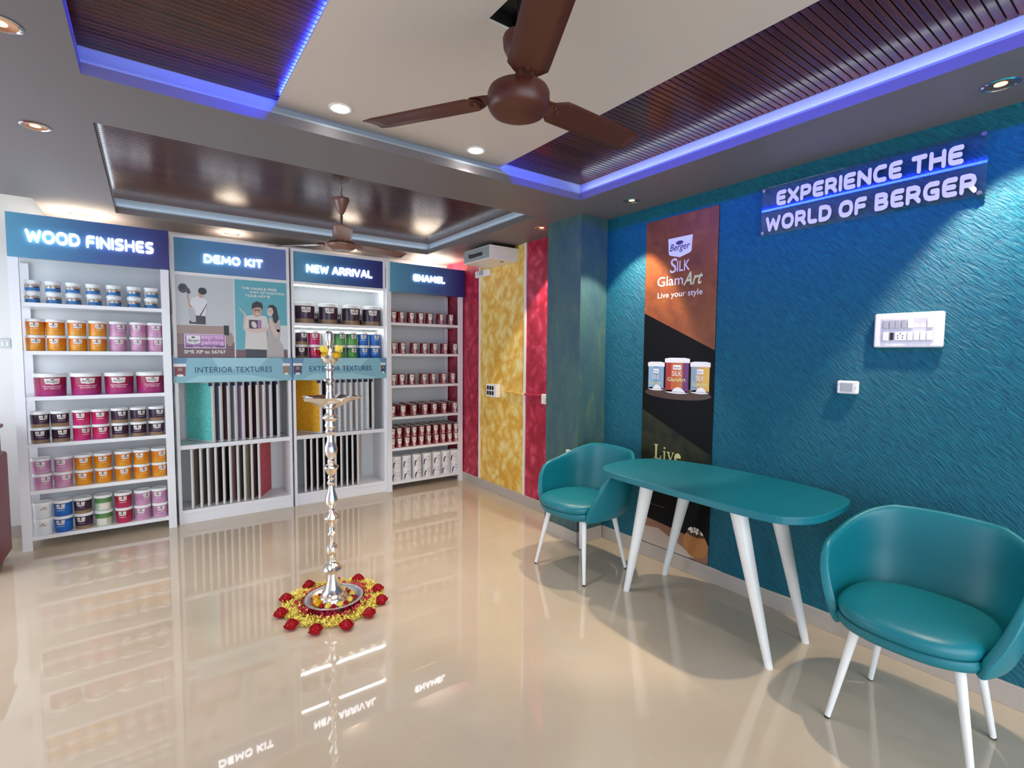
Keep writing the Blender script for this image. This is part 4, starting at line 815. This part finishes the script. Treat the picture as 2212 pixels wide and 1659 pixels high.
# ================================================================ ceiling fans
def fan(loc, zb, zc, m, angs, R, label, ornate):
    t = tag(empty('ceiling_fan', (loc[0], loc[1], zb)), label, 'ceiling fan')
    if ornate: lathe('motor_housing', [(0, .004), (.045, .0), (.062, .004), (.066, .001), (.082, .008), (.098, .020), (.106, .030), (.106, .040), (.088, .056), (.060, .066), (.03, .072), (0, .072)], m, t, 36)
    else: lathe('motor_housing', [(0, 0), (.070, .0), (.090, .006), (.098, .016), (.100, .022), (.104, .030), (.104, .066), (.098, .080), (.080, .090), (.03, .094), (0, .094)], m, t, 40)
    hz = .088 if not ornate else .066
    lathe('rod', [(.011, hz), (.011, zc - zb - .09)], m if not ornate else M_chrome, t, 12)
    if ornate:
        lathe('canopy', [(.012, zc - zb - .185), (.030, zc - zb - .160), (.052, zc - zb - .100), (.060, zc - zb - .080), (.058, zc - zb - .070), (.010, zc - zb - .078)], m, t, 24)
        lathe('hanger', [(.014, zc - zb - .085), (.014, zc - zb - .045), (.008, zc - zb - .04), (.008, zc - zb + .015)], M_chrome, t, 12)
    else:
        lathe('canopy', [(.012, zc - zb - .20), (.030, zc - zb - .185), (.052, zc - zb - .140), (.055, zc - zb - .110), (.050, zc - zb - .098), (.012, zc - zb - .095)], m, t, 24)
        lathe('hanger', [(.008, zc - zb - .10), (.008, zc - zb + .03)], M_black, t, 12)
    lathe('coupling', [(.03, hz), (.034, hz + .01), (.026, hz + .03), (.014, hz + .035)], m, t, 20)
    for a in angs:
        bm = bmesh.new(); nx, ny = 12, 4; G = []; x0, x1 = .135, R
        for i in range(nx + 1):
            q = i / nx; x = x0 + (x1 - x0) * q; e = 1.0
            if q < .10: e = .55 + .45 * math.sin(q / .10 * PI / 2)
            if q > .96: e = 1 - (q - .96) / .04 * .16
            w = .064 * e * (1 - .06 * q)
            G.append([(x + (.012 * (j / ny - .5) if q > .9 else 0), (j / ny - .5) * 2 * w, -.004 * (1 - (2 * j / ny - 1) ** 2) * -1 + math.tan(math.radians(9)) * -(j / ny - .5) * 2 * w) for j in range(ny + 1)])
        V = [[bm.verts.new(p) for p in r] for r in G]
        for A_, B_ in zip(V, V[1:]):
            for j in range(ny): bm.faces.new((A_[j], A_[j + 1], B_[j + 1], B_[j]))
        me = mesh('blade', bm, m, True); b = link('blade', me, t, (0, 0, (.062 if not ornate else .048)), (0, 0, math.radians(a)))
        so = b.modifiers.new('thick', 'SOLIDIFY'); so.thickness = .003
        bm = bmesh.new(); PRISM(bm, [(.085, -.022), (.12, -.030), (.165, -.034), (.185, -.02), (.185, .02), (.165, .034), (.12, .030), (.085, .022)], .004, .008)
        br = link('bracket', mesh('bracket', bm, m), b)
        bm = bmesh.new()
        for dx, dy in ((.150, -.018), (.150, .018), (.175, 0)): LATHE(bm, [(0, -.010), (.004, -.009), (.005, -.004), (.005, .004)], 8, (dx, dy, 0))
        sc_ = link('screws', mesh('screws', bm, m), b); sc_['kind'] = 'stuff'
    return t
fan((1.021, 1.385), 2.295, 2.648, M_fan, (2.5, 122.5, 242.5), .59, 'brown three blade ceiling fan hanging near the viewer from white board', False)
fan((1.150, 3.715), 2.235, 2.676, M_fan2, (14, 134, 254), .56, 'rose brown ceiling fan hanging from rear slatted tray', True)

# ================================================================ right wall furnishings
def mk_acrylic():
    m = bpy.data.materials.new('clear acrylic'); m.use_nodes = True; nt = m.node_tree; nt.nodes.clear()
    o = nt.nodes.new('ShaderNodeOutputMaterial'); t = nt.nodes.new('ShaderNodeBsdfTransparent'); g = nt.nodes.new('ShaderNodeBsdfGlossy'); f = nt.nodes.new('ShaderNodeFresnel'); x = nt.nodes.new('ShaderNodeMixShader')
    g.inputs['Roughness'].default_value = 0.02; f.inputs['IOR'].default_value = 1.49; t.inputs[0].default_value = (1, 1, 1, 1)
    nt.links.new(f.outputs[0], x.inputs[0]); nt.links.new(t.outputs[0], x.inputs[1]); nt.links.new(g.outputs[0], x.inputs[2]); nt.links.new(x.outputs[0], o.inputs[0]); return m
SG = tag(empty('wall_sign', (0, 0, 0)), 'clear acrylic wall sign with white lettering EXPERIENCE THE WORLD OF BERGER', 'sign')
xs_ = 2.928
ac = box('acrylic_sheet', xs_, xs_ + .005, .585, 1.562, 2.195, 2.468, mk_acrylic(), SG)
caps('EXPERIENCE THE', M_let, 1.476, 2.350, xs_ - .0006, SG, 'right', w=.812, h=.084, ext=.003, wt=.27)
caps('WORLD OF BERGER', M_let, 1.532, 2.213, xs_ - .0006, SG, 'right', w=.918, h=.086, ext=.003, wt=.27)
for y, z in ((.600, 2.455), (1.548, 2.452), (.604, 2.208), (1.548, 2.210)):
    tube('standoff', (xs_ - .008, y, z), (XR, y, z), .009, .009, M_chrome, SG, 14)

# tall printed poster on the blue wall
PO = tag(empty('wall_poster', (0, 0, 0)), 'tall printed brown and black poster of three paint cans on blue wall', 'poster')
xp = XR - .004
sh_ = box('sheet', xp, XR, 1.845, 2.420, .105, 2.450, mat('poster black', '0b0b0d', .5, spec=.15), PO)
def rp(n, pts, m, l=1): return flat(n, pts, m, xp - .0004 * l, sh_, 'right')
def mk_orange():
    m = mat('poster copper print', 'b06a3a', .42, spec=.3); v = coords(m); n = noise(m, v, 7, 5, .6, .8)
    r = ramp(m, [(.3, '743f28'), (.55, '8c4e2a'), (.8, 'a06232')], n.outputs[0]); lk(m, r.outputs[0], bsdf(m).inputs['Base Color']); n2 = noise(m, v, 24, 4); bump(m, n2.outputs[0], .4, .006); return m
def mk_olive():
    m = mat('poster olive print', '3c4434', .45, spec=.15); v = coords(m); n = noise(m, v, 8, 4); r = ramp(m, [(.35, '1c2420'), (.75, '3c3e2a')], n.outputs[0]); lk(m, r.outputs[0], bsdf(m).inputs['Base Color']); return m
rp('printed_copper_field', [(2.419, 2.449), (1.846, 2.449), (1.846, 1.528), (2.419, 1.798)], mk_orange())
rp('printed_olive_field', [(2.419, 1.096), (1.846, .836), (1.846, .52), (2.419, .52)], mk_olive())
rp('printed_glow', ell(2.13, 1.225, .27, .040, 24), mat('poster glow', '4a3026', .4), 1)
M_pgold = mat('poster gold', 'd9d89a', .4); M_cream = mat('poster cream', 'f0e2d8', .4)
rp('printed_shield', [(2.228, 2.300), (2.034, 2.300), (2.040, 2.195), (2.055, 2.183), (2.130, 2.163), (2.205, 2.183), (2.221, 2.195)], M_pw, 2)
rp('printed_emblem', ell(2.135, 2.262, .030, .014, 14), M_ppur, 3)
letters('Berger', mat('ink deep blue', '28304e', .4), 2.212, 2.197, xp - .0016, sh_, 'right', w=.160, h=.062, shear=.25, bold=.008)
letters('S', M_cream, 2.208, 2.062, xp - .0012, sh_, 'right', w=.056, h=.100, bold=.006, shear=.1)
letters('ILK', M_cream, 2.150, 2.068, xp - .0012, sh_, 'right', w=.100, h=.072, bold=.004)
letters('Glam', M_cream, 2.311, 1.978, xp - .0012, sh_, 'right', w=.212, h=.068, bold=.006)
letters('Art', M_pgold, 2.098, 1.966, xp - .0016, sh_, 'right', w=.150, h=.090, bold=.018, shear=.35)
letters('Live your style', M_cream, 2.306, 1.884, xp - .0012, sh_, 'right', w=.358, h=.052, bold=.008)
def pcan(y0, y1, z0, z1, cols, l):
    w = y0 - y1; n = len(cols)
    for i, c in enumerate(cols): rp('printed_can', [(y0 - w * (.04 + .92 * i / n), z0 + .012), (y0 - w * (.04 + .92 * (i + 1) / n), z0 + .012), (y0 - w * (.04 + .92 * (i + 1) / n), z1 - .02), (y0 - w * (.04 + .92 * i / n), z1 - .02)], mat('poster can ' + c, c, .4), l)
    c0 = (y0 + y1) / 2
    rp('printed_rim', ell(c0, z0 + .014, w * .47, .013, 20), M_pw, l); rp('printed_lid', [(y0, z1 - .034), (y1, z1 - .034), (y1, z1 - .006), (c0 - w * .3, z1), (c0 + w * .3, z1), (y0, z1 - .006)], M_pw, l + 1)
    rp('printed_mound', [(c0 + w * .2, z0 + .014), (c0 - w * .36, z0 + .014), (c0 - w * .2, z0 + .040), (c0 - w * .05, z0 + .048), (c0 + w * .1, z0 + .036)], M_pw, l + 1)
    rp('printed_label', rect(c0 - w * .16, c0 + w * .16, z1 - .082, z1 - .050), M_pw, l + 1)
    letters('Berger', M_ink, c0 + w * .13, z1 - .076, xp - .0004 * (l + 2), sh_, 'right', w=w * .26, h=.016, shear=.2)
    letters('SILK', M_cream, c0 + w * .2, z1 - .126, xp - .0004 * (l + 2), sh_, 'right', w=w * .40, h=.034, bold=.01)
    letters('GlamArt', M_pgold, c0 + w * .38, z1 - .164, xp - .0004 * (l + 2), sh_, 'right', w=w * .74, h=.028, bold=.012)
pcan(2.376, 2.230, 1.238, 1.446, ('8fb4cc', '6f9ab8', '86a8c4'), 2)
pcan(2.022, 1.872, 1.236, 1.452, ('8a9eac', 'c8a060', 'dcae48'), 2)
pcan(2.228, 2.026, 1.226, 1.476, ('a83028', 'c8602c', 'c47038', '6a2c6a'), 4)
def serif(pts, ox): rp('printed_letter', [(2.304 - (ox + a) * .0094, .746 + b * .0094) for a, b in pts], M_pgold, 3)
serif([(0, 0), (6.6, 0), (7.0, 3), (6.4, 3), (5.6, .7), (2.9, .7), (2.9, 10.3), (3.9, 10.6), (3.9, 11), (0, 11), (0, 10.6), (1.2, 10.3), (1.2, .7), (0, .4)], 0)
serif([(0, 0), (3, 0), (3, .4), (2.2, .6), (2.2, 7), (0, 6.6), (0, 6.2), (.9, 6), (.9, .6), (0, .4)], 8.2); serif(ell(1.55, 9.2, .8, .8, 12), 8.2)
serif([(2.6, 0), (3.4, 0), (5.6, 6.2), (6.4, 6.5), (6.4, 6.9), (4.2, 6.9), (4.2, 6.5), (5.0, 6.2), (3.4, 1.8), (1.9, 6.3), (2.8, 6.5), (2.8, 6.9), (-.2, 6.9), (-.2, 6.5), (.5, 6.2)], 12.0)
serif([(5.6, 1.8), (5.2, 2.0), (3.8, .8), (2.4, 1.2), (1.7, 3.2), (5.6, 3.4), (5.5, 5.2), (4.4, 6.7), (2.8, 7.1), (1.0, 6.3), (0, 4.2), (0, 2.8), (.9, .7), (2.6, -.1), (4.4, .2)], 18.6)
letters('your style', M_pgold, 2.304, .600, xp - .0016, sh_, 'right', w=.38, h=.09, bold=-.004)
rp('printed_table', [(2.419, .30), (2.10, .27), (1.846, .24), (1.846, .106), (2.419, .106)], mat('poster blush', '9a6a54', .45), 1)
rp('printed_cloth', [(2.419, .22), (2.25, .24), (2.05, .17), (1.95, .12), (2.0, .106), (2.419, .106)], mat('poster linen', 'c8b4a4', .45), 2)
rp('printed_pot', ell(1.944, .215, .095, .092, 28), mat('poster clay', 'b87a44', .4), 3)
rp('printed_pot_mouth', ell(1.944, .285, .070, .020, 20), mat('poster umber', '4a2a1c', .4), 4)
for k in range(6): rp('printed_petal', ell(1.905 + .016 * k, .305 + .008 * (k % 2), .010, .022, 10, .4 * (k - 2.5)), M_cream, 5)
rp('printed_frame_line', rect(2.20, 2.36, .40, .406), mat('poster dim', '3a3638', .4), 1)

# switch boards, sockets
def plate(name, y0, y1, z0, z1, d, label, cat, m=M_plas, x=XR): 
    t = tag(empty(name, (x, (y0 + y1) / 2, z0)), label, cat); b = box('cover', -d, 0, -(y1 - y0) / 2, (y1 - y0) / 2, 0, z1 - z0, m, t, min(.008, d * .4)); return t, b
t, b = plate('switch_board', .698, .968, 1.542, 1.708, .028, 'large white framed switch board on the blue wall', 'switch')
w = .135; h = .166
box('inset', -.0295, -.026, -.104, .104, .026, h - .026, mat('switch grey', 'd0d0d0', .4), t)
for r_, z0 in ((0, .092), (1, .034)):
    for i in range(8):
        y = .096 - i * .0245
        if r_ == 1 and i in (1,): continue
        if r_ == 1 and i in (2, 3): continue
        o = box('switch', -.034, -.028, y - .0215, y - .001, z0, z0 + .040, M_plas if i > 3 or r_ else M_grip, t, .0015)
        if r_ == 0 and i in (5, 6): o.rotation_euler = (0, .04, 0)
box('indicator', -.033, -.028, .051, .066, .036, .072, M_dark, t, .001)
soc = box('socket', -.032, -.028, .001, .046, .034, .074, M_plas, t, .001)
for y, z in ((.024, .066), (.014, .056), (.034, .056), (.015, .044), (.033, .044)): tube('pin_hole', (-.0326, y, z), (-.031, y, z), .0028, .0028, M_dark, soc, 8)
t, b = plate('junction_box', 1.026, 1.122, 1.302, 1.370, .030, 'small white blank box on the blue wall below the switch board', 'box')
box('inset', -.0315, -.029, -.026, .030, .012, .056, M_grip, t, .002)
for y, z in ((.040, .022), (.040, .046), (-.040, .034)): tube('screw', (-.0315, y, z), (-.028, y, z), .003, .003, M_grip, t, 8)
t, b = plate('socket_board', 4.282, 4.478, 1.034, 1.172, .055, 'white wall box with six black sockets on the yellow wall', 'socket')
for i in range(3):
    for j in range(2): box('socket', -.0575, -.053, .078 - i * .046 - .034, .078 - i * .046, .022 + j * .054, .022 + j * .054 + .042, M_black, t, .002)
t, b = plate('switch_plate', 3.40, 3.572, 1.030, 1.124, .035, 'white switch plate on red wall at the pillar edge', 'switch')
box('switch', -.039, -.034, .02, .070, .018, .062, M_plas, t, .002); box('indicator', -.0385, -.034, .000, .010, .022, .062, M_dark, t); box('switch', -.039, -.034, -.06, -.006, .018, .062, M_plas, t, .002)
t = tag(empty('socket_plate', (2.672, 2.845, .665)), 'small white socket low on the green pillar behind the far chair', 'socket')
box('cover', -.028, 0, -.037, .075, 0, .075, M_plas, t, .006); box('switch', -.032, -.027, -.02, .02, .02, .055, M_grip, t, .002)
t = tag(empty('conduit_pipe', (XR, 3.9, 1.1)), 'painted conduit pipe running across yellow and red wall between sockets', 'pipe')
bm = bmesh.new(); TUBE(bm, (-.010, .300, .006), (-.010, -.036, -.001), .0095, .0095, 10); link('yellow_length', autosmooth(mesh('p', bm, M_yel)), t)
bm = bmesh.new(); TUBE(bm, (-.010, -.036, -.001), (-.010, -.330, .008), .0095, .0095, 10); link('red_length', autosmooth(mesh('p', bm, M_red)), t)
bm = bmesh.new(); TUBE(bm, (-.010, -.026, -.001), (-.010, -.046, -.001), .0125, .0125, 10); link('joint', autosmooth(mesh('p', bm, M_plas)), t)
# stabiliser box under the soffit
ST = tag(empty('stabiliser_box', (0, 0, 0)), 'white stabiliser box mounted high on the yellow wall', 'electrical box')
box('body', 2.618, XR, 3.990, 4.462, 2.392, 2.522, M_plas, ST, .004)
fp = box('front_panel', 2.612, 2.619, 3.998, 4.454, 2.402, 2.514, mat('grey front', '9ba3a4', .4), ST)
bm = bmesh.new(); PRISM(bm, [(-.12, -.02), (-.05, -.022), (.04, -.018), (.10, -.02), (.125, -.014), (.125, .014), (.06, .016), (-.03, .014), (-.09, .02), (-.125, .024), (-.135, .0)], 0, .002)
link('dark_strip', mesh('dark_strip', bm, mat('dark strip', '24282a', .5)), fp, (2.612, 4.235, 2.455), RR).rotation_euler = (PI / 2, 0, -PI / 2)
tube('screw', (2.68, 3.9895, 2.500), (2.68, 3.991, 2.500), .005, .005, M_grip, ST, 10); tube('vent', (2.82, 4.08, 2.3915), (2.82, 4.08, 2.393), .022, .022, M_dark, ST, 16)
box('bracket', 2.70, XR, 4.05, 4.40, 2.522, 2.553, M_black, ST)
t, b = plate('socket_outlet', 4.474, 4.744, 2.318, 2.390, .035, 'small white socket hanging under the stabiliser box', 'socket')
box('switch', -.039, -.034, .06, .10, .014, .056, M_plas, t, .002); box('slot', -.0395, -.0385, .076, .084, .02, .05, M_dark, t); box('plug', -.060, -.034, -.03, .02, .016, .06, M_grip, t, .004)
# white plate on the back wall left of the rack
t = tag(empty('switch_plate', (-.908, YB, 1.505)), 'white switch plate on pale wall left of the rack', 'switch')
box('cover', -.032, .032, -.018, 0, 0, .074, mat('pale plate', 'c8ced0', .4), t, .004); box('switch', .006, .020, -.021, -.017, .02, .05, M_plas, t, .001); box('switch', -.020, -.006, -.021, -.017, .02, .05, M_plas, t, .001)
# dark red counter at the left edge
CT = tag(empty('reception_counter', (-1.2, 4.7, 0)), 'dark red padded counter at the left edge of view', 'counter')
box('front_pad', -.32, .325, -.13, .262, .10, .95, M_maroon, CT, .03); box('top', -.33, .338, -.15, .27, .945, .972, M_maroon, CT, .008); box('plinth', -.30, .30, -.10, .25, 0, .10, M_dark, CT); box('side_bolster', .300, .352, -.14, .268, .05, .78, M_maroon, CT, .022)
